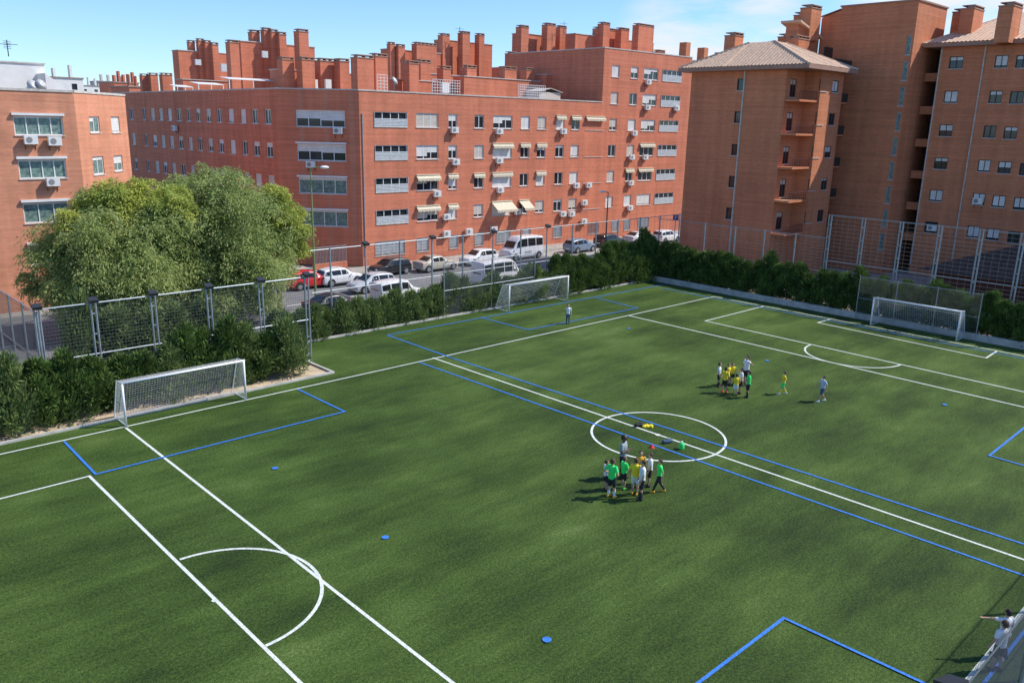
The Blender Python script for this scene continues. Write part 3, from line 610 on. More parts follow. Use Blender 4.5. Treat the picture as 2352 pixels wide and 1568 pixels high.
ac(FA,68,323,'white air conditioner under the left half of the top window, left salmon block'); ac(FA,123,326,'white air conditioner under the right half of the top window, left salmon block'); ac(FA,119,419,'white air conditioner under the second window down, left salmon block')
ac(F4,2248,463,'white air conditioner high on the shaded orange facade at the right'); ac(F4,2143,524,'white air conditioner low on the shaded orange facade at the right')
# ------------------------------------------------------------------ fences
def floodl(p,ang,label):
    o=empty('floodlight',p,label,'floodlight','floodlights on the fence posts')
    c,s=math.cos(ang),math.sin(ang); T_=lambda x,y,z:(p[0]+c*x-s*y,p[1]+s*x+c*y,p[2]+z)
    mb=MB(); mb.hexa([T_(-.1,-.2,.10),T_(.25,-.2,-.02),T_(.25,.2,-.02),T_(-.1,.2,.10),T_(-.06,-.2,.24),T_(.3,-.2,.12),T_(.3,.2,.12),T_(-.06,.2,.24)]); mb.build('lamp_housing','dark',o)
    mb=MB(); mb.tube(p,T_(0,0,.12),.03); mb.build('bracket','dark',o)
def fence(P0,P1,z,posts,label,hw=.1,vw=.3,diag=0,z0=0,wm='wire',hr=.006,rail=True,pr=.05,dbl=False,rr=.028,vr=None,rm='galv'):
    P0=np.array([P0[0],P0[1],0.]);P1=np.array([P1[0],P1[1],0.]);L=np.linalg.norm(P1-P0);a=(P1-P0)/L
    o=empty('fence',P0,label,'fence')
    for t_ in posts:
        p=P0+a*t_; mb=MB()
        if dbl:
            for s in (-.11,.11): mb.tube(p+a*s,p+a*s+np.array([0,0,z]),pr*.7,n=6)
            for k in range(int(z)): mb.box(p[0]-.1,p[0]+.1,p[1]-.02,p[1]+.02,k+.5,k+.56)
        else: mb.tube(p,p+np.array([0,0,z+.05]),pr,n=8)
        mb.build('post','galv',o,smooth=False)
    if rail:
        mb=MB()
        for zz in ([z0+.08,z-.03]+([(z+z0)/2] if z-z0>3 else [])): mb.tube(P0+np.array([0,0,zz]),P1+np.array([0,0,zz]),rr,n=6)
        mb.build('rail',rm,o)
    mb=MB(); off=np.array([-a[1],a[0],0])*.06
    if diag:
        n_=int((L+z-z0)/diag)
        for k in range(n_):
            s=k*diag-(z-z0)
            for sg in (0,1):
                sa,sb=s,s+(z-z0); za,zb2=(z0,z) if sg==0 else (z,z0)
                ca,cb=max(sa,0),min(sb,L)
                if cb-ca<.05: continue
                f=lambda q:za+(zb2-za)*(q-sa)/(sb-sa)
                mb.tube(P0+a*ca+off*(1+.2*sg)+np.array([0,0,f(ca)]),P0+a*cb+off*(1+.2*sg)+np.array([0,0,f(cb)]),hr,n=3,cap=False)
    else:
        k=z0
        while k<z: mb.tube(P0+off+np.array([0,0,k]),P1+off+np.array([0,0,k]),hr,n=3,cap=False); k+=hw
        k=0
        while k<L and vw>0: q=P0+a*k+off*1.2; mb.tube(q+np.array([0,0,z0]),q+np.array([0,0,z]),vr or hr,n=3,cap=False); k+=vw
    mb.build('wire_mesh',wm,o)
YL=4.0; xp=[onY(px,py,YL)[0] for px,py in ((83,710),(213,697),(350,680),(478,665),(597,648),(703,635))]; x0=xp[0]
fence((x0,YL),(xp[-1],YL),5.07,[x-x0 for x in xp],'tall grey wire fence with paired posts behind the hedge of the left goal',.17,.14,hr=.0085,vr=.006,dbl=True,pr=.07,rr=.04)
for i,x in enumerate(xp): floodl((x,YL,5.1),-math.pi/2,'dark floodlight on the tall left fence, %s post from the left'%ORD[i])
fence((x0,YL),(x0,YL+16),4.9,[2.6*k for k in range(7)],'grey wire fence running away from the pitch at the far left',.17,.13,hr=.007,rr=.035)
YS=9.4; tops=[757,838,918,992,1063,1133,1197,1257,1316,1370,1420,1470,1515,1560]
xs=[onY(px,560 if px<800 else 545 if px<1100 else 520,YS)[0] for px in tops]
xst=onY(712,575,YS)[0]
fence((xst,YS),(38,YS),5.6,[x-xst for x in xs],'tall grey wire fence along the street behind the second goal',.25,.5,hr=.005,pr=.06,rr=.03)
for i,k in enumerate((1,3,5,7)): floodl((xs[k],YS,5.6),-math.pi/2,'dark floodlight on the street fence, %s from the left'%ORD[i])
XR=34.0
yr=[onX(px,py,XR)[1] for px,py in ((1620,520),(1690,520),(1757,530),(1828,540),(1907,490))]
fence((XR,YS),(XR,yr[4]),5.45,[YS-y for y in yr[:4]],'lower grey wire fence behind the hedge on the right side of the pitch',.25,.5,hr=.006,pr=.07,wm='wirel',rr=.03)
yh=[onX(px,py,XR)[1] for px,py in ((1909,490),(1986,497),(2073,506),(2162,516),(2256,528),(2351,540),(2455,555))]
fence((XR,yh[0]),(XR,yh[-1]),7.3,[yh[0]-y for y in yh],'taller grey wire fence behind the far right goal',.3,.5,hr=.006,pr=.08,dbl=True,wm='wirel',rr=.03)
a=onY(1030,640,7.5);b_=onY(1238,640,7.5); fence((a[0],8.0),(b_[0],8.0),3.9,[0,(b_[0]-a[0])/2,b_[0]-a[0]],'pale chain link ball stop behind the second goal',diag=.15,wm='wirel',hr=.006,pr=.035)
a=onX(1968,700,31.15);b_=onX(2250,720,31.15); fence((31.15,a[1]),(31.15,b_[1]),3.3,[0,(a[1]-b_[1])*.33,(a[1]-b_[1])*.66,a[1]-b_[1]],'pale chain link ball stop behind the far right goal',diag=.15,wm='wirel',hr=.003,pr=.03,rr=.018)
t=MB(); t.box(31.35,31.6,-40,7.8,-.05,.45); tag(t.build('retaining_wall','kerb'),'low concrete wall at the foot of the right hand hedge','wall')
XN=[-26,-21,-16.3,-11.1,-6,-1]
fence((-26,-34.3),(10,-34.3),4.62,[x+26 for x in XN],'grey wire fence close to the camera in the lower right corner',diag=.07,wm='wire',hr=.0026,pr=.05,rr=.018,rm='wire')
floodl((-16.5,-34.2,4.65),math.pi*.5,'dark floodlight on the nearest fence, bottom right corner')
floodl((-15.9,-34.25,4.62),math.pi*.4,'second dark floodlight beside the nearest one, bottom right corner')
t=MB(); pz=onZ(722,625); qz=onZ(834,625)
o=empty('boundary_wall',(pz[0],pz[1],0),'low brick wall with grey railing at the corner of the red block','wall')
t.box(pz[0],qz[0],pz[1],pz[1]+.25,0,.7); t.build('wall','brick',o)
t=MB(); n_=int((qz[0]-pz[0])/.15)
for i in range(n_+1): u=pz[0]+(qz[0]-pz[0])*i/n_; t.box(u-.015,u+.015,pz[1]+.1,pz[1]+.13,.7,2.2)
t.box(pz[0],qz[0],pz[1]+.09,pz[1]+.14,2.2,2.25); t.build('railing','galv',o)
o=empty('porch',(46,-8,0),'dark entrance porch with sloping tiled roof in the courtyard on the right','porch')
t=MB(); t.box(45,52,-26,-12,0,2.4); t.build('wall','darkred',o); t=MB(); t.hexa([(44,-27,2.4),(53,-27,2.4),(53,-11,2.4),(44,-11,2.4),(48,-21,4.8),(49,-21,4.8),(49,-17,4.8),(48,-17,4.8)]); t.build('roof','tiled',o)
# ------------------------------------------------------------------ goals
def net(mb,a,b,c,d,nu,nv,r_=.005):
    a,b,c,d=[np.array(q,float) for q in (a,b,c,d)]
    for i in range(nu+1):
        f=i/nu; mb.tube(a+(b-a)*f,d+(c-d)*f,r_,n=3,cap=False)
    for j in range(nv+1):
        f=j/nv; mb.tube(a+(d-a)*f,b+(c-b)*f,r_,n=3,cap=False)
def goal(pl,pr_,back,label,group='football goals',H=2.06):
    pl=np.array([*pl[:2],0.]);pr_=np.array([*pr_[:2],0.]);bk=np.array([*back,0.]);up=np.array([0,0,1.])
    o=empty('football_goal',(pl+pr_)/2,label,'goal',group)
    for p in (pl,pr_): mb=MB(); mb.tube(p,p+up*H,.055,n=10); mb.build('post','goal',o,smooth=True)
    ax=(pr_-pl)/np.linalg.norm(pr_-pl)
    mb=MB(); mb.tube(pl-ax*.054+up*(H+.0),pr_+ax*.054+up*(H+.0),.056,n=10); mb.build('crossbar','goal',o,smooth=True)
    d1,d2=.75,1.55
    for p in (pl,pr_):
        mb=MB(); mb.tube(p+up*H,p+bk*d1+up*(H-.05),.025); mb.tube(p+bk*d1+up*(H-.05),p+bk*d2+up*.03,.025); mb.tube(p+bk*d2+up*.03,p+up*.03,.025); mb.build('net_support','goal',o)
    mb=MB(); mb.tube(pl+bk*d2+up*.03,pr_+bk*d2+up*.03,.025); mb.build('ground_bar','goal',o)
    mb=MB(); tl,tr=pl+up*H,pr_+up*H; ml,mr_=pl+bk*d1+up*(H-.06),pr_+bk*d1+up*(H-.06); bl,br=pl+bk*d2+up*.03,pr_+bk*d2+up*.03
    net(mb,tl,tr,mr_,ml,46,6,.006); net(mb,ml,mr_,br,bl,46,16,.006)
    for t_,m_,bb,g_ in ((tl,ml,bl,pl),(tr,mr_,br,pr_)):
        net(mb,g_+up*.03,bb,m_,t_,10,16,.006)
    mb.build('net','net',o)
goal(onZ(290,979),onZ(565,918),(0,1),'white football goal with net in front of the hedge on the left')
goal(onZ(1169,717),onZ(1303,692),(0,1),'white football goal beside the street fence, in the middle distance')
goal(onZ(1999,747),onZ(2196,783),(1,0),'white football goal in front of the right hand hedge')
# ------------------------------------------------------------------ foliage
def leafmesh(name,P,D,W,Ln,wd,m,parent=None):
    n=len(P); D=D/np.linalg.norm(D,axis=1)[:,None]; S=np.cross(D,W); S/=np.linalg.norm(S,axis=1)[:,None]+1e-9
    Ln=Ln[:,None]; wd=wd[:,None]
    V=np.empty((n,4,3)); V[:,0]=P; V[:,1]=P+D*Ln*.5+S*wd; V[:,2]=P+D*Ln; V[:,3]=P+D*Ln*.5-S*wd
    me=bpy.data.meshes.new(name); me.vertices.add(n*4); me.loops.add(n*4); me.polygons.add(n)
    me.vertices.foreach_set('co',V.reshape(-1)); me.loops.foreach_set('vertex_index',np.arange(n*4,dtype=np.int32)); me.polygons.foreach_set('loop_start',np.arange(0,n*4,4,dtype=np.int32)); me.polygons.foreach_set('loop_total',np.full(n,4,dtype=np.int32))
    me.update(calc_edges=True); me.materials.append(M[m]); ob=bpy.data.objects.new(name,me); COL.objects.link(ob)
    if parent is not None: ob.parent=parent
    return ob
def unit(n): v=rng.normal(size=(n,3)); return v/np.linalg.norm(v,axis=1)[:,None]
def conifer(h,Rr,m,seed,n=5200,loose=0):
    global rng; rng=np.random.default_rng(seed)
    o=empty('conifer_shrub',(0,0,0),'x','shrub',local=True)
    k=16; bl=[]
    for i in range(k):
        z=h*(.12+.84*i/k); rr=Rr*(1-(z/h)**2.2)*.85; a=rng.uniform(0,6.28); bl.append((rr*.65*math.cos(a),rr*.65*math.sin(a),z,Rr*(.62-.36*z/h)*rng.uniform(.6,1.1)))
    bl=np.array(bl); idx=rng.integers(0,k,n); u=unit(n); rad=bl[idx,3]*rng.uniform(.45,1.15+loose,n)
    P=bl[idx,:3]+u*rad[:,None]*np.array([1,1,1.1]); P[:,2]=np.clip(P[:,2],.05,None)
    D=u*.7+np.array([0,0,.8])+unit(n)*.5
    leafmesh('crown',P,D,unit(n),rng.uniform(.16,.40,n),rng.uniform(.02,.05,n),m,o)
    mb=MB(); mb.tube((0,0,0),(0,0,h*.85),.07,.02,n=7); mb.build('trunk','bark',o)
    return o
protos=[conifer(3.4,1.15,'con',11),conifer(3.0,1.1,'con',12),conifer(3.7,1.2,'con',13),conifer(2.3,.95,'conl',14,3200,.25),conifer(2.0,1.0,'conl',15,3000,.3),conifer(3.2,1.2,'conl',16,5000,.1)]; used=set()
def shrub(i,x,y,s,label,group,sz=None):
    p=protos[i]; rz=random.uniform(0,6.28); sc=(s,s,(sz or s))
    if i not in used: used.add(i); p.location=(x,y,0); p.rotation_euler=(0,0,rz); p.scale=sc; tag(p,label,'shrub',group)
    else: dup(p,(x,y,0),rz,label,group,sc)
random.seed(5)
x=x0-3
while x<-8.0:
    shrub(random.choice((0,1,2,5,5)),x,2.75+random.uniform(-.3,.25),random.uniform(.9,1.1),'green conifer in the dense hedge behind the left goal','hedge behind the left goal',random.uniform(.78,1.1)); x+=random.uniform(.95,1.3)
for y in (4.2,5.4):
    shrub(5,-7.6,y,.9,'green conifer at the rounded end of the left hedge','hedge end by the sandy corner')
x=x0+3
while x<-9:
    shrub(5,x,8.0+random.uniform(-.6,.6),random.uniform(1.1,1.4),'bushy shrub behind the tall left fence, under the leafy trees','shrubs behind the tall left fence',random.uniform(1.0,1.45)); x+=random.uniform(1.4,1.9)
x=-5.6
while x<20:
    s=.85+.35*max(0,(x+5)/25)+random.uniform(-.15,.15); shrub(random.choice((3,4,3,4,5)) if x>2 else random.choice((3,4)),x,8.65+random.uniform(-.15,.15),s,'loose pale green shrub in the row planted along the street fence','shrubs along the street fence',s*random.uniform(.8,1.15)*(.8 if s>1.05 else 1)); x+=random.uniform(.8,1.35)
x=19.5
while x<33:
    shrub(random.choice((0,1,2)),x,8.5+random.uniform(-.2,.2),.9+.25*(x-20)/13,'tall dark conifer near the shaded far corner of the pitch','conifers at the far corner',(.95+.3*(x-20)/13)*random.uniform(.85,1.05)); x+=1.05
y=8.2
while y>-36:
    s=(1.05 if y>0 else .95)+random.uniform(-.05,.12)
    shrub(random.choice((0,1,2)),32.7+random.uniform(-.2,.2),y,s,'dark green conifer in the long hedge on the right side of the pitch','hedge on the right side of the pitch',s*random.uniform(.85,.98)); y-=.95
def tree(base,blobs,n,m,label,trunk_r=.28,seed=1,leaf=(.13,.30)):
    global rng; rng=np.random.default_rng(seed); o=empty('leafy_tree',base,label,'tree',local=True)
    mb=MB(); fork=np.array([0,0,2.0]); mb.tube((0,0,-.02),fork,trunk_r,trunk_r*.8,n=10)
    P=[];Ds=[];
    for bx,by,bz,br in blobs:
        c=np.array([bx,by,bz]); midp=fork*.5+c*.5+np.array([0,0,-.3]); mb.tube(fork,midp,trunk_r*.5,trunk_r*.3,n=6); mb.tube(midp,c,trunk_r*.3,.05,n=6)
        nb=int(n*br**2/sum(q[3]**2 for q in blobs)); 
        ns=34; sc=unit(ns)*br*rng.uniform(.35,1.1,ns)[:,None]+c
        for q in sc[:14]: mb.tube(c,q,.05,.015,n=4)
        idx=rng.integers(0,ns,nb); az=rng.uniform(0,6.28,ns*9).reshape(ns,9); ray_=rng.integers(0,9,nb); A_=az[idx,ray_]; tt=rng.uniform(0,1,nb)
        Ls=br*.55
        off=np.stack([np.cos(A_)*tt*Ls,np.sin(A_)*tt*Ls,(.35*tt-1.0*tt**2)*Ls],1)
        p=sc[idx]+off+rng.normal(size=(nb,3))*br*.085; P.append(p)
        Ds.append(np.stack([np.cos(A_),np.sin(A_),.3-1.6*tt],1)+unit(nb)*.6)
    P=np.vstack(P);Ds=np.vstack(Ds);k_=P[:,2]>.8; P=P[k_];Ds=Ds[k_];k=len(P)
    leafmesh('crown',P,Ds,unit(k),rng.uniform(leaf[0],leaf[1],k),rng.uniform(.026,.05,k),m,o)
    mb.build('trunk','bark',o)
def blobs_from(base,L):
    out=[]
    for px,py,rp_,D in L:
        p=atD(px,py,D); out.append((p[0]-base[0],p[1]-base[1],p[2],rp_*D/FP))
    return out
b1=atD(545,600,58); b1=(b1[0],b1[1],0)
tree(b1,blobs_from(b1,[(455,455,68,58),(530,435,52,57),(420,540,80,57),(540,520,90,56),(615,520,68,59),(625,610,52,58),(480,620,75,55),(570,620,70,55),(590,470,50,60),(648,550,44,60),(472,402,26,58),(405,620,70,55),(510,680,55,54),(430,690,55,54),(590,685,45,55),(385,475,48,55),(365,560,60,54),(400,440,34,56)]),130000,'leafA','big olive green tree in front of the chamfered red corner, behind the fence',.3,3)
b2=atD(230,600,53); b2=(b2[0],b2[1],0)
tree(b2,blobs_from(b2,[(230,490,60,53),(300,485,50,54),(170,545,70,52),(260,560,85,51),(330,540,80,52.5),(130,620,62,51),(210,640,70,50),(300,650,70,50),(85,650,32,51),(360,620,70,52),(190,500,38,53),(160,690,45,50),(250,710,45,50),(340,700,50,51),(110,575,32,52),(385,530,55,53),(360,480,45,54)]),118000,'leafA','leafy tree at the left with yellow green top, in front of the salmon block',.26,4)
b3=atD(300,600,57); b3=(b3[0],b3[1],0)
tree(b3,blobs_from(b3,[(315,440,32,54),(350,470,48,54),(240,455,36,53),(285,480,48,53),(190,465,26,53),(275,438,24,53),(390,475,45,54),(160,505,30,51)]),38000,'leafY','yellow green tree top between the two big leafy trees',.2,5)
b4=atD(640,650,60); b4=(b4[0],b4[1],0)
tree(b4,blobs_from(b4,[(660,495,34,59),(635,448,26,59),(680,560,28,60),(676,525,30,60)]),17000,'leafY','lime green tree edge beside the green street lamp pole',.2,6)
# ------------------------------------------------------------------ street lamps
def lamp(px,pt,D,arm,label,col='galv'):
    p=atD(px,pt,D); o=empty('street_lamp',(p[0],p[1],0),label,'street lamp','street lamps')
    mb=MB(); mb.tube((p[0],p[1],0),(p[0],p[1],p[2]-.4),.09,.05,n=8); mb.build('pole',col,o)
    q=p+np.array([arm*.72,-arm*.69,.1]); mb=MB(); mb.tube((p[0],p[1],p[2]-.4),p,.045,n=6); mb.tube(p,q,.04,n=6); mb.build('arm',col,o)
    mb=MB(); mb.ell(q+np.array([.15,-.15,-.03]),.36,.22,.12); mb.build('lamp_head','ac',o,smooth=True)
M['greenp']=mat('green_pole',(.22,.30,.12),.5)
lamp(713,386,60,.8,'green street lamp pole with pale head in front of the chamfered corner','greenp')
lamp(1397,442,84,-.8,'dark street lamp standing before the right part of the sunlit facade','dark')
lamp(1576,360,95,.2,'pale street lamp in the gap between the two brick blocks')
pz=atD(1552,500,88); o=empty('parking_sign',(pz[0],pz[1],0),'blue parking sign on a thin pole near the far end of the street','sign')
M['signb']=mat('sign_blue',(.03,.12,.5),.4)
mb=MB(); mb.tube((pz[0],pz[1],0),pz,.04); mb.build('pole','galv',o); Fs=Fac(pz,rt)
mb=MB(); Fs.box(mb,-.3,.3,pz[2]-.3,pz[2]+.3,.05,.07); mb.build('sign_plate','signb',o)
mb=MB(); Fs.box(mb,-.12,-.05,pz[2]-.2,pz[2]+.2,.072,.08); Fs.box(mb,-.05,.1,pz[2]+.14,pz[2]+.2,.072,.08); Fs.box(mb,-.05,.1,pz[2]-.02,pz[2]+.04,.072,.08); Fs.box(mb,.1,.16,pz[2]+.0,pz[2]+.18,.072,.08); mb.build('letter','goal',o)
# ------------------------------------------------------------------ cars
def paint(n,c): return mat(n,c,.3,.1 if max(c)<.5 else 0,.6)
PC={'white':paint('white_car',(.80,.80,.80)),'black':paint('black_car',(.015,.016,.018)),'beige':paint('beige_car',(.50,.46,.38)),'red':paint('red_car',(.6,.015,.02)),'silver':paint('silver_car',(.55,.57,.60)),'blue':paint('blue_grey_car',(.20,.28,.38))}
ST={'hatch':[(-2.0,.38,.75,.80,.72,.60),(-1.95,.25,.92,1.0,.82,.64),(-1.7,.2,.97,1.38,.86,.62),(-1.2,.2,.96,1.47,.88,.63),(-.25,.2,.94,1.51,.88,.64),(.3,.2,.93,1.45,.88,.62),(1.0,.2,.92,.98,.88,.72),(1.5,.2,.86,.91,.86,.70),(1.88,.22,.72,.78,.8,.64),(2.03,.35,.58,.62,.68,.55)],
'sedan':[(-2.25,.38,.8,.85,.72,.6),(-2.18,.25,.93,.99,.84,.68),(-1.6,.2,.96,1.03,.87,.70),(-.95,.2,.95,1.40,.88,.62),(-.2,.2,.93,1.45,.88,.64),(.3,.2,.92,1.40,.88,.62),(1.05,.2,.90,.96,.88,.72),(1.65,.2,.84,.89,.86,.70),(2.1,.22,.70,.76,.8,.62),(2.25,.35,.58,.6,.68,.55)],
'van':[(-2.45,.35,1.25,2.15,.88,.78),(-2.38,.25,1.3,2.3,.95,.82),(-1.3,.22,1.3,2.38,.96,.83),(-.1,.22,1.3,2.40,.96,.83),(.9,.22,1.28,2.36,.96,.82),(1.35,.22,1.25,1.98,.96,.80),(1.85,.22,1.12,1.24,.95,.80),(2.25,.25,.95,1.02,.9,.76),(2.42,.38,.7,.75,.8,.66)],
'minivan':[(-2.1,.35,1.1,1.6,.82,.7),(-2.03,.22,1.15,1.72,.86,.72),(-1.2,.2,1.12,1.8,.88,.74),(-.2,.2,1.1,1.82,.88,.74),(.5,.2,1.08,1.74,.88,.72),(1.15,.2,1.02,1.1,.88,.74),(1.7,.2,.92,.98,.85,.7),(2.05,.3,.7,.74,.75,.6)]}
def car(kind,colr,px,py,rev,label,group='vehicles parked along the street',yoff=.9):
    st=ST[kind]; p=onZ(px,py); x,y=p[0],p[1]+yoff
    o=empty('parked_van' if 'van' in kind else 'parked_car',(x,y,0),label,'van' if 'van' in kind else 'car',group,math.pi if rev else 0,local=True)
    def half(s): X,zb_,zl,zt,wb,wt=s; return [(wb*.8,zb_),(wb*.98,zb_+.12),(wb,(zb_+zl)/2+.05),(wb*.97,zl),(wt,zt-.05),(wt*.86,zt),(wt*.4,zt+.02)]
    rs=[]
    for s in st:
        hh=half(s); rs.append([(s[0],a_,z) for a_,z in hh]+[(s[0],-a_,z) for a_,z in hh[::-1]])
    mb=MB(); mb.rings(rs); body=mb.build('body',PC[colr],o,smooth=True)
    md=body.modifiers.new('bevel','BEVEL'); md.width=.03; md.segments=2; md.limit_method='ANGLE'; md.angle_limit=R(25)
    mb=MB()
    def pt(s,f,sd): X,zb_,zl,zt,wb,wt=s; a0_=wb*.97;z0=zl;a1_=wt;z1=zt-.05; return np.array([X,sd*(a0_+(a1_-a0_)*f+.012),z0+(z1-z0)*f+.004])
    for i in range(len(st)-1):
        A,B_2=st[i],st[i+1]; ca,cb=A[3]-A[2]>.2,B_2[3]-B_2[2]>.2
        for sd in (-1,1):
            if ca and cb and B_2[0]-A[0]>.25:
                p0_,p1_,p2_,p3_=pt(A,.08,sd),pt(B_2,.08,sd),pt(B_2,.86,sd),pt(A,.86,sd); g_=.045/(B_2[0]-A[0])
                mb.quad(p0_+(p1_-p0_)*g_,p1_-(p1_-p0_)*g_,p2_-(p2_-p3_)*g_,p3_+(p2_-p3_)*g_)
            elif ca!=cb:
                hi,lo=(A,B_2) if ca else (B_2,A)
                mb.quad(pt(hi,.1,sd),pt(hi,.84,sd),pt(lo,.5,sd)*.3+pt(hi,.1,sd)*.7)
        if ca!=cb:
            hi,lo=(A,B_2) if ca else (B_2,A)
            q=lambda s,sd,k_:np.array([s[0]+(.02 if lo[0]>hi[0] else -.02),sd*s[5]*k_,s[3]+.02])
            h1_,h2_,l1_,l2_=q(hi,-1,.86),q(hi,1,.86),q(lo,-1,.9),q(lo,1,.9)
            mb.quad(h1_+(l1_-h1_)*.08,h2_+(l2_-h2_)*.08,h2_+(l2_-h2_)*.93,h1_+(l1_-h1_)*.93)
    r_=st[1]
    if 'van' in kind: mb.quad((st[0][0]-.02+.01,-.5,r_[2]+.02),(st[0][0]-.01,.5,r_[2]+.02),(st[1][0]+.02-.03,.5,r_[3]-.1),(st[1][0]-.01,-.5,r_[3]-.1))
    mb.build('window_glass','cglass',o)
    xf=st[-1][0]-.78; xr=st[0][0]+.72; wr=.33 if kind!='van' else .35
    for X in (xf,xr):
        for sd in (-1,1):
            W=st[4][4]
            mb=MB(); n=18
            mb.rings([[(X+rr*math.cos(2*math.pi*i/n),sd*yy,wr+rr*math.sin(2*math.pi*i/n)) for i in range(n)] for rr,yy in ((wr,W-.2),(wr,W-.02),(wr*.92,W+.022))]); ty=mb.build('wheel','tyre',o)
            mb=MB(); mb.rings([[(X+rr*math.cos(2*math.pi*i/n),sd*yy,wr+rr*math.sin(2*math.pi*i/n)) for i in range(n)] for rr,yy in ((wr*.62,W+.0),(wr*.62,W+.03),(wr*.2,W+.035))]); mb.build('rim','rim',ty)
            mb=MB(); 
            mb.rings([[(X+(wr+.06)*math.cos(math.pi*i/12),sd*yy,wr+(wr+.06)*math.sin(math.pi*i/12)) for i in range(13)] for yy in (W-.1,W+.008)]); mb.build('wheel_arch','tyre',o)
    for sd in (-1,1):
        s=st[-2]; mb=MB(); mb.ell((s[0]+.02,sd*s[4]*.78,s[2]-.05),.10,.16,.08,8,5); mb.build('headlight','lampl',o,smooth=True)
        s=st[1]; mb=MB(); mb.ell((s[0]-.0,sd*s[4]*.84,s[2]-.08),.06,.12,.13,8,5); mb.build('tail_light','lampr',o,smooth=True)
        mb=MB(); mb.ell((st[5][0]+.35,sd*(st[5][4]+.08),st[5][2]+.05),.07,.1,.07,8,5); mb.build('mirror',PC[colr],o,smooth=True)
    for X in (st[-1][0]+.005,st[0][0]-.025): mb=MB(); mb.box(X,X+.02,-.26,.26,.42,.53); mb.build('number_plate','plate',o)
    return o
car('hatch','red',722,664,False,'red hatchback parked at the left end of the far row')
car('hatch','white',793,656,False,'white hatchback parked between the red car and the black car')
car('hatch','black',908,633,True,'black hatchback parked in the far row below the gallery windows')
car('sedan','beige',1015,623,False,'beige saloon parked in the far row beside the black hatchback')
car('hatch','white',1113,609,True,'white hatchback parked between the beige saloon and the white van')
va=car('van','white',1210,596,True,'tall white van with side windows and faint writing parked by the sunlit facade')
car('hatch','blue',1345,580,False,'blue grey hatchback parked right of the tall white van')
car('hatch','black',1412,567,False,'black hatchback parked behind the dark corner conifers')
car('sedan','silver',1480,560,False,'silver saloon parked near the far end of the street')
car('hatch','white',1543,557,False,'white hatchback parked at the far right end of the street')
car('hatch','silver',868,672,True,'silver hatchback standing in the road behind the street fence')
car('minivan','white',930,697,False,'small white van parked close behind the street fence')
car('sedan','black',782,722,False,'dark saloon close behind the young conifers at the left')
car('van','white',1160,660,False,'large white van parked close behind the second goal')
for k,(w,n_) in enumerate(((.9,3),(.6,2))):
    mb=MB()
    for i in range(6): mb.box(-.6+i*.17,-.5+i*.17,.985,.99,.85-k*.16,.93-k*.16)
    mb.build('side_lettering','acg',va)
# ------------------------------------------------------------------ people
CL={}
def cloth(c,nm):
    if nm not in CL: CL[nm]=mat(nm,c,.8,var=.08,scale=20)
    return CL[nm]
YEL=cloth((.86,.66,.03),'yellow_cloth');GRN=cloth((.04,.80,.16),'green_cloth');WHT=cloth((.76,.77,.80),'white_cloth');BLK=cloth((.02,.02,.025),'black_cloth');GRY=cloth((.28,.33,.36),'grey_cloth');LBL=cloth((.48,.56,.66),'pale_blue_cloth');DNM=cloth((.06,.10,.18),'denim');RED=cloth((.65,.04,.03),'red_cloth');ORG_=cloth((.8,.42,.03),'orange_cloth');SHG=cloth((.2,.7,.1),'lime_shoe')
POSES={
'stand':dict(f=((.02,.065),(-.01,-.065)),k=((.02,.065),(.015,-.065)),e=((.0,.15,.625),(.0,-.15,.625)),w=((.06,.145,.495),(.05,-.15,.495))),
'hips':dict(f=((.0,.08),(.02,-.075)),k=((.02,.075),(.02,-.07)),e=((-.05,.20,.65),(-.05,-.20,.65)),w=((.05,.11,.575),(.05,-.11,.575))),
'walk':dict(f=((.16,.05),(-.17,-.05)),k=((.09,.055),(-.03,-.055)),e=((-.07,.15,.63),(.06,-.15,.63)),w=((-.06,.15,.51),(.14,-.13,.53))),
'armup':dict(f=((.02,.06),(-.02,-.06)),k=((.02,.06),(.01,-.06)),e=((.0,.15,.625),(.10,-.17,.70)),w=((.05,.15,.495),(.12,-.08,.86))),
'point':dict(f=((.05,.08),(-.05,-.08)),k=((.03,.07),(.0,-.07)),e=((.08,.25,.79),(.0,-.15,.625)),w=((.12,.40,.80),(.05,-.15,.495))),
'fold':dict(f=((.02,.06),(-.01,-.06)),k=((.02,.06),(.01,-.06)),e=((.02,.15,.63),(.02,-.15,.63)),w=((.11,-.01,.66),(.12,.03,.68))),
}
BC={}
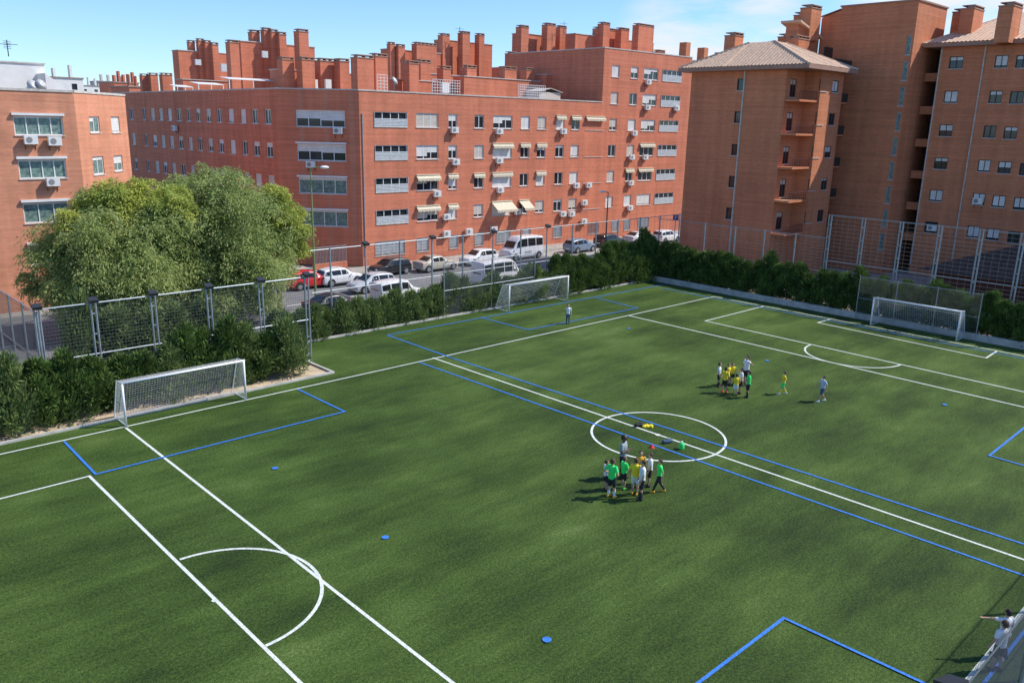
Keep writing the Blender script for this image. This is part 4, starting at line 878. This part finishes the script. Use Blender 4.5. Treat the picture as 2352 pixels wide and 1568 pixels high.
def person(px,py,ptop,pose,face,shirt,shorts,label,long=False,skin='skin',hair='hair',sock=None,shoe=None,name='person',H=None,group=None):
    p=onZ(px,py)
    if H is None: H=heightat(p,px,ptop)
    H=max(1.2,min(1.9,H))
    o=empty(name,(p[0],p[1],0.03),label,'person',group,face,local=True); o.scale=(H,H,H)
    ps=POSES[pose]; key=(pose,skin)
    hip=[(0,.05,.50),(0,-.05,.50)]; sh=[(0,.105,.795),(0,-.105,.795)]
    if key not in BC:
        mb=MB()
        mb.loftz([(.47,0,0,.045,.07),(.51,0,0,.065,.092),(.58,0,0,.058,.08),(.66,0,0,.062,.088),(.75,0,0,.066,.105),(.80,0,0,.052,.095),(.825,0,0,.03,.045)])
        mb.capsule((0,0,.81),(.005,0,.88),.031,.029)
        mb.ell((.008,0,.93),.062,.052,.07); mb.ell((.03,0,.90),.035,.034,.035,10,5); mb.capsule((.066,0,.935),(.078,0,.918),.008,.011,6)
        for s in (-1,1): mb.ell((.0,s*.054,.925),.012,.007,.018,6,5)
        for i,s in enumerate((1,-1)):
            k_=(ps['k'][i][0],ps['k'][i][1],.275); f_=(ps['f'][i][0],ps['f'][i][1],.045)
            mb.capsule(hip[i],k_,.052,.034); mb.capsule((k_[0],k_[1],k_[2]-.01),((k_[0]*.6+f_[0]*.4)-.008,(k_[1]+f_[1])/2,.19),.033,.034); mb.capsule((k_[0]*.6+f_[0]*.4,(k_[1]+f_[1])/2,.19),f_,.032,.020)
            mb.capsule((f_[0]-.02,f_[1],.022),(f_[0]+.085,f_[1],.018),.022,.018)
            e_=ps['e'][i]; w_=np.array(ps['w'][i]); mb.capsule(sh[i],e_,.032,.024); mb.capsule(e_,w_,.024,.016)
            d_=w_-np.array(e_); d_/=np.linalg.norm(d_); sx=np.array([1.,0,0]); sx=sx-d_*(sx@d_); 
            if np.linalg.norm(sx)<.2: sx=np.array([0,0,1.])-d_*d_[2]
            sx/=np.linalg.norm(sx); nn=np.cross(d_,sx)
            for q in (-.011,0,.011): mb.capsule(w_+d_*.01+sx*q*.7,w_+d_*.045+sx*q,.011,.0095,6)
            for j,(q,l_) in enumerate(((-.018,.026),(-.006,.034),(.006,.036),(.018,.031))):
                b_=w_+d_*.05+sx*q; m_=b_+d_*l_*.55+nn*s*-.004; mb.capsule(b_,m_,.0055,.005,6); mb.capsule(m_,m_+d_*l_*.4+nn*s*-.010,.005,.0045,6)
            mb.capsule(w_+d_*.02+sx*.014,w_+d_*.045+sx*.034,.0065,.0055,6)
        b=mb.build('body',skin,o,smooth=True); md=b.modifiers.new('remesh','REMESH'); md.mode='VOXEL'; md.voxel_size=.0062; md.use_smooth_shade=True
        dg=bpy.context.evaluated_depsgraph_get(); me=bpy.data.meshes.new_from_object(b.evaluated_get(dg)); b.modifiers.clear(); b.data=me; BC[key]=me
    else:
        b=bpy.data.objects.new('body',BC[key]); COL.objects.link(b); b.parent=o
    def baked(mb,nm,m,vox=.012,k=None):
        kk=(nm,pose,long if nm=='shorts' else 0)
        if kk in BC: me=BC[kk].copy()
        else:
            t_=mb.build(nm,m,o); md=t_.modifiers.new('r','REMESH'); md.mode='VOXEL'; md.voxel_size=vox; md.use_smooth_shade=True
            dg=bpy.context.evaluated_depsgraph_get(); me=bpy.data.meshes.new_from_object(t_.evaluated_get(dg)); BC[kk]=me; bpy.data.objects.remove(t_); me=me.copy()
        me.materials.clear(); me.materials.append(m); t_=bpy.data.objects.new(nm,me); COL.objects.link(t_); t_.parent=o; return t_
    mb=MB(); mb.loftz([(.485,0,0,.078,.104),(.56,0,0,.074,.098),(.66,0,0,.076,.10),(.75,0,0,.078,.112),(.80,0,0,.062,.10),(.83,0,0,.036,.05)])
    for i in range(2):
        e_=np.array(ps['e'][i]);s_=np.array(sh[i]); mb.capsule(s_,s_+(e_-s_)*.62,.041,.038)
    baked(mb,'shirt',shirt)
    mb=MB(); mb.loftz([(.44,0,0,.06,.085),(.47,0,0,.075,.1),(.52,0,0,.072,.098)])
    for i in range(2):
        k_=np.array((ps['k'][i][0],ps['k'][i][1],.275));h_=np.array(hip[i])
        if long:
            f_=np.array((ps['f'][i][0],ps['f'][i][1],.06)); mb.capsule(h_,k_,.062,.044); mb.capsule(k_,f_,.043,.032)
        else: mb.capsule(h_,h_+(k_-h_)*.82,.064,.054)
    baked(mb,'shorts',shorts)
    mb=MB(); mb.ell((-.006,0,.943),.063,.058,.066,12,7); mb.ell((-.02,0,.925),.05,.056,.055,12,7); mb.build('hair',hair,o,smooth=True)
    mb=MB()
    for s in (-1,1): mb.ell((.064,s*.02,.938),.006,.008,.005,6,5)
    mb.build('eyes','hair',o)
    mb=MB(); mb.box(.058,.0645,-.014,.014,.896,.900); mb.build('mouth','darkred',o)
    for i in range(2):
        f_=ps['f'][i]; mb=MB(); mb.capsule((f_[0]-.025,f_[1],.012),(f_[0]+.09,f_[1],.008),.028,.023); mb.capsule((f_[0]-.02,f_[1],.03),(f_[0]+.04,f_[1],.025),.028,.024); mb.build('shoe',shoe or BLK,o,smooth=True)
        if sock:
            k_=ps['k'][i]; mb=MB(); mb.capsule((k_[0]*.7+f_[0]*.3,k_[1]*.7+f_[1]*.3,.20),(f_[0],f_[1],.05),.037,.027); mb.build('sock',sock,o,smooth=True)
def toward(px,py,tx,ty): a=onZ(px,py);b_=onZ(tx,ty); return math.atan2(b_[1]-a[1],b_[0]-a[0])
LFT=R(136); RGT=R(-44); AWAY=R(46); NEAR=R(-134)
c_=(1685,893)
person(1649,888,834,'stand',toward(1649,888,*c_),WHT,BLK,'child in white shirt and dark shorts at the left of the far group',sock=BLK)
person(1663,902,844,'hips',toward(1663,902,*c_),YEL,BLK,'child in yellow shirt with red shoes, front left of the far group',shoe=RED)
person(1680,882,840,'stand',NEAR,YEL,BLK,'child in yellow shirt at the back of the far group, left of the adult')
person(1688,909,863,'fold',AWAY,YEL,WHT,'small child in yellow shirt in the front middle of the far group')
person(1699,904,846,'stand',LFT,WHT,BLK,'child in white shirt in the middle of the far group, beside the green shirt')
person(1716,913,853,'fold',LFT,GRN,BLK,'child in bright green shirt at the right of the far group',sock=BLK)
person(1711,884,820,'point',toward(1711,884,1670,890),WHT,BLK,'adult in white shirt standing at the back of the far group',H=1.7,skin='skin')
person(1670,884,846,'stand',toward(1670,884,1690,892),YEL,BLK,'child in yellow shirt half hidden behind the far group')
person(1797,905,854,'walk',LFT,YEL,GRN,'child in yellow shirt and green shorts walking alone right of the far group',sock=YEL,shoe=WHT,hair='hair')
person(1886,922,863,'walk',R(150),LBL,DNM,'person in pale blue shirt and denim shorts walking alone on the far right',shoe=WHT,hair='hairb')
person(1304,744,699,'armup',NEAR,WHT,DNM,'person in white shirt before the second goal, one hand raised to the face',long=True)
c_=(1450,1118)
person(1428,1098,1006,'fold',R(-70),GRY,BLK,'tall adult in grey shirt standing at the back of the near group',skin='skind',H=1.85)
person(1403,1143,1054,'hips',toward(1403,1143,*c_),GRN,BLK,'child in green shirt and white socks, front left of the near group',sock=WHT,shoe=ORG_,hair='hairb')
person(1390,1126,1058,'stand',toward(1390,1126,*c_),WHT,BLK,'child in white shirt mostly hidden behind the front left green shirt',hair='hair')
person(1431,1123,1050,'fold',toward(1431,1123,*c_),GRN,BLK,'child in green shirt with lime shoes in the middle of the near group',shoe=SHG,hair='hairb')
person(1457,1136,1053,'stand',R(20),YEL,WHT,'child in yellow shirt and pale shorts in the middle of the near group',shoe=ORG_,hair='hairb')
person(1468,1110,1037,'stand',NEAR,ORG_,BLK,'child in orange yellow shirt at the back of the near group',hair='hair')
person(1472,1147,1058,'stand',LFT,WHT,BLK,'child in white shirt and black shorts standing frontmost in the near group',sock=BLK,hair='hair')
person(1490,1117,1041,'stand',LFT,WHT,BLK,'child in white shirt at the back right of the near group',hair='hairb')
person(1512,1130,1056,'walk',LFT,GRN,BLK,'child in green shirt and long black trousers striding at the right of the near group',long=True,shoe=ORG_,hair='hairb')
person(2296,1508,1400,'point',R(60),WHT,DNM,'person in white shirt with outstretched arm behind the near fence, lower right corner',long=True,H=1.45)
person(2287,1540,1430,'stand',R(60),WHT,BLK,'person in white shirt with back turned beside the near fence, lower right corner',H=1.5,hair='hairb')
# ------------------------------------------------------------------ small things on the pitch
p=onZ(1487,981); o=empty('bib_pile',p,'yellow bibs heaped on the white halfway line in the centre circle','bibs',local=True)
mb=MB(); [mb.ell((x_,y_,.05),a_,.11,.09) for x_,y_,a_ in ((0,0,.14),(.17,-.08,.12),(-.14,.09,.12),(.05,.08,.1),(.1,-.15,.09))]; b=mb.build('cloth_heap',YEL,o,smooth=True); d_=b.modifiers.new('r','REMESH'); d_.mode='VOXEL'; d_.voxel_size=.03
def bag(px,py,label,m,s=1):
    p=onZ(px,py); o=empty('sports_bag',p,label,'bag',rz=R(-20),local=True)
    mb=MB(); mb.capsule((-.17*s,0,.09),(.17*s,0,.09),.10,.09,12); mb.ell((.05,.06,.06),.16,.1,.07); mb.build('bag_body',m,o,smooth=True)
    mb=MB()
    for s_ in (-.05,.05):
        for i in range(6): t0,t1=math.pi*i/6,math.pi*(i+1)/6; mb.tube((-.11*math.cos(t0),s_,.17+.06*math.sin(t0)),(-.11*math.cos(t1),s_,.17+.06*math.sin(t1)),.01)
    mb.build('handle','dark',o)
bag(1468,979,'black sports bag left of the yellow bibs in the centre circle',BLK); bag(1533,1017,'dark blue sports bag beside the green jug in the centre circle',DNM,1.1)
p=onZ(1565,1031); o=empty('water_jug',p,'bright green water jug standing in the centre circle','jug',local=True)
mb=MB(); mb.loftz([(0,0,0,.11,.11),(.03,0,0,.125,.125),(.26,0,0,.125,.125),(.31,0,0,.08,.08)],16); mb.build('jug_body',GRN,o,smooth=True); mb=MB(); mb.loftz([(.311,0,0,.05,.05),(.37,0,0,.045,.045)],12); mb.build('cap',WHT,o); mb=MB(); mb.tube((0,.12,.15),(0,.17,.15),.012); mb.build('tap',WHT,o)
p=onZ(1497,1028); o=empty('marker_cone_stack',p,'red stack of marker cones left of the dark blue bag','marker cones',local=True)
mb=MB(); mb.loftz([(0,0,0,.13,.13),(.02,0,0,.13,.13),(.10,0,0,.06,.06),(.11,0,0,.05,.05)],16); mb.build('cone',RED,o); mb=MB(); mb.loftz([(.111,0,0,.05,.05),(.16,0,0,.03,.03)],12); mb.build('top_cone',RED,o)
# ------------------------------------------------------------------ light
w=bpy.data.worlds.new('World'); scene.world=w; w.use_nodes=True; nt=w.node_tree; N=nt.nodes; K=nt.links; bg=N['Background']
SA,SE=R(-34),R(47); sd=np.array([math.cos(SE)*math.cos(SA),math.cos(SE)*math.sin(SA),math.sin(SE)])
sk=N.new('ShaderNodeTexSky'); sk.sky_type='NISHITA'; sk.sun_disc=False; sk.sun_elevation=SE; sk.sun_rotation=math.atan2(sd[0],sd[1]); sk.air_density=1.0; sk.dust_density=.2; sk.ozone_density=1.5; sk.altitude=600
tn=N.new('ShaderNodeVectorMath'); tn.operation='MULTIPLY'; K.new(sk.outputs[0],tn.inputs[0]); tn.inputs[1].default_value=(.89,1.15,1.46)
tc=N.new('ShaderNodeTexCoord'); mp=N.new('ShaderNodeMapping'); mp.inputs['Scale'].default_value=(1,1,5); K.new(tc.outputs['Generated'],mp.inputs['Vector'])
nn=N.new('ShaderNodeTexNoise'); nn.inputs['Scale'].default_value=3.2; nn.inputs['Detail'].default_value=8; nn.inputs['Roughness'].default_value=.6; K.new(mp.outputs[0],nn.inputs['Vector'])
nrm=N.new('ShaderNodeVectorMath'); nrm.operation='NORMALIZE'; K.new(tc.outputs['Generated'],nrm.inputs[0])
def mask(px,py,lo,hi):
    v=ray(px,py); v=v/np.linalg.norm(v); d=N.new('ShaderNodeVectorMath'); d.operation='DOT_PRODUCT'; K.new(nrm.outputs[0],d.inputs[0]); d.inputs[1].default_value=tuple(v)
    r_=N.new('ShaderNodeMapRange'); r_.interpolation_type='SMOOTHSTEP'; r_.inputs[1].default_value=lo; r_.inputs[2].default_value=hi; K.new(d.outputs['Value'],r_.inputs[0]); return r_.outputs[0]
m1=mask(1640,130,.9925,.9985); m2=mask(2270,50,.987,.998)
mxx=N.new('ShaderNodeMath'); mxx.operation='MAXIMUM'; K.new(m1,mxx.inputs[0]); K.new(m2,mxx.inputs[1])
cr=N.new('ShaderNodeMapRange'); cr.inputs[1].default_value=.36; cr.inputs[2].default_value=.54; cr.inputs[3].default_value=0; cr.inputs[4].default_value=.95; K.new(nn.outputs['Fac'],cr.inputs[0])
ml=N.new('ShaderNodeMath'); ml.operation='MULTIPLY'; K.new(cr.outputs[0],ml.inputs[0]); K.new(mxx.outputs[0],ml.inputs[1])
mx=N.new('ShaderNodeMix'); mx.data_type='RGBA'; K.new(ml.outputs[0],mx.inputs[0]); K.new(tn.outputs[0],mx.inputs[6]); mx.inputs[7].default_value=(7.0,7.1,7.2,1)
K.new(mx.outputs[2],bg.inputs['Color']); bg.inputs['Strength'].default_value=.13
s=bpy.data.lights.new('sun','SUN'); s.energy=5.0; s.angle=R(.53); s.color=(1,.95,.86); so=bpy.data.objects.new('sun',s); COL.objects.link(so)
so.rotation_euler=Vector(sd).to_track_quat('Z','Y').to_euler(); so.location=(0,0,60)
scene.view_settings.view_transform='Standard'; scene.view_settings.look='None'; scene.view_settings.exposure=0
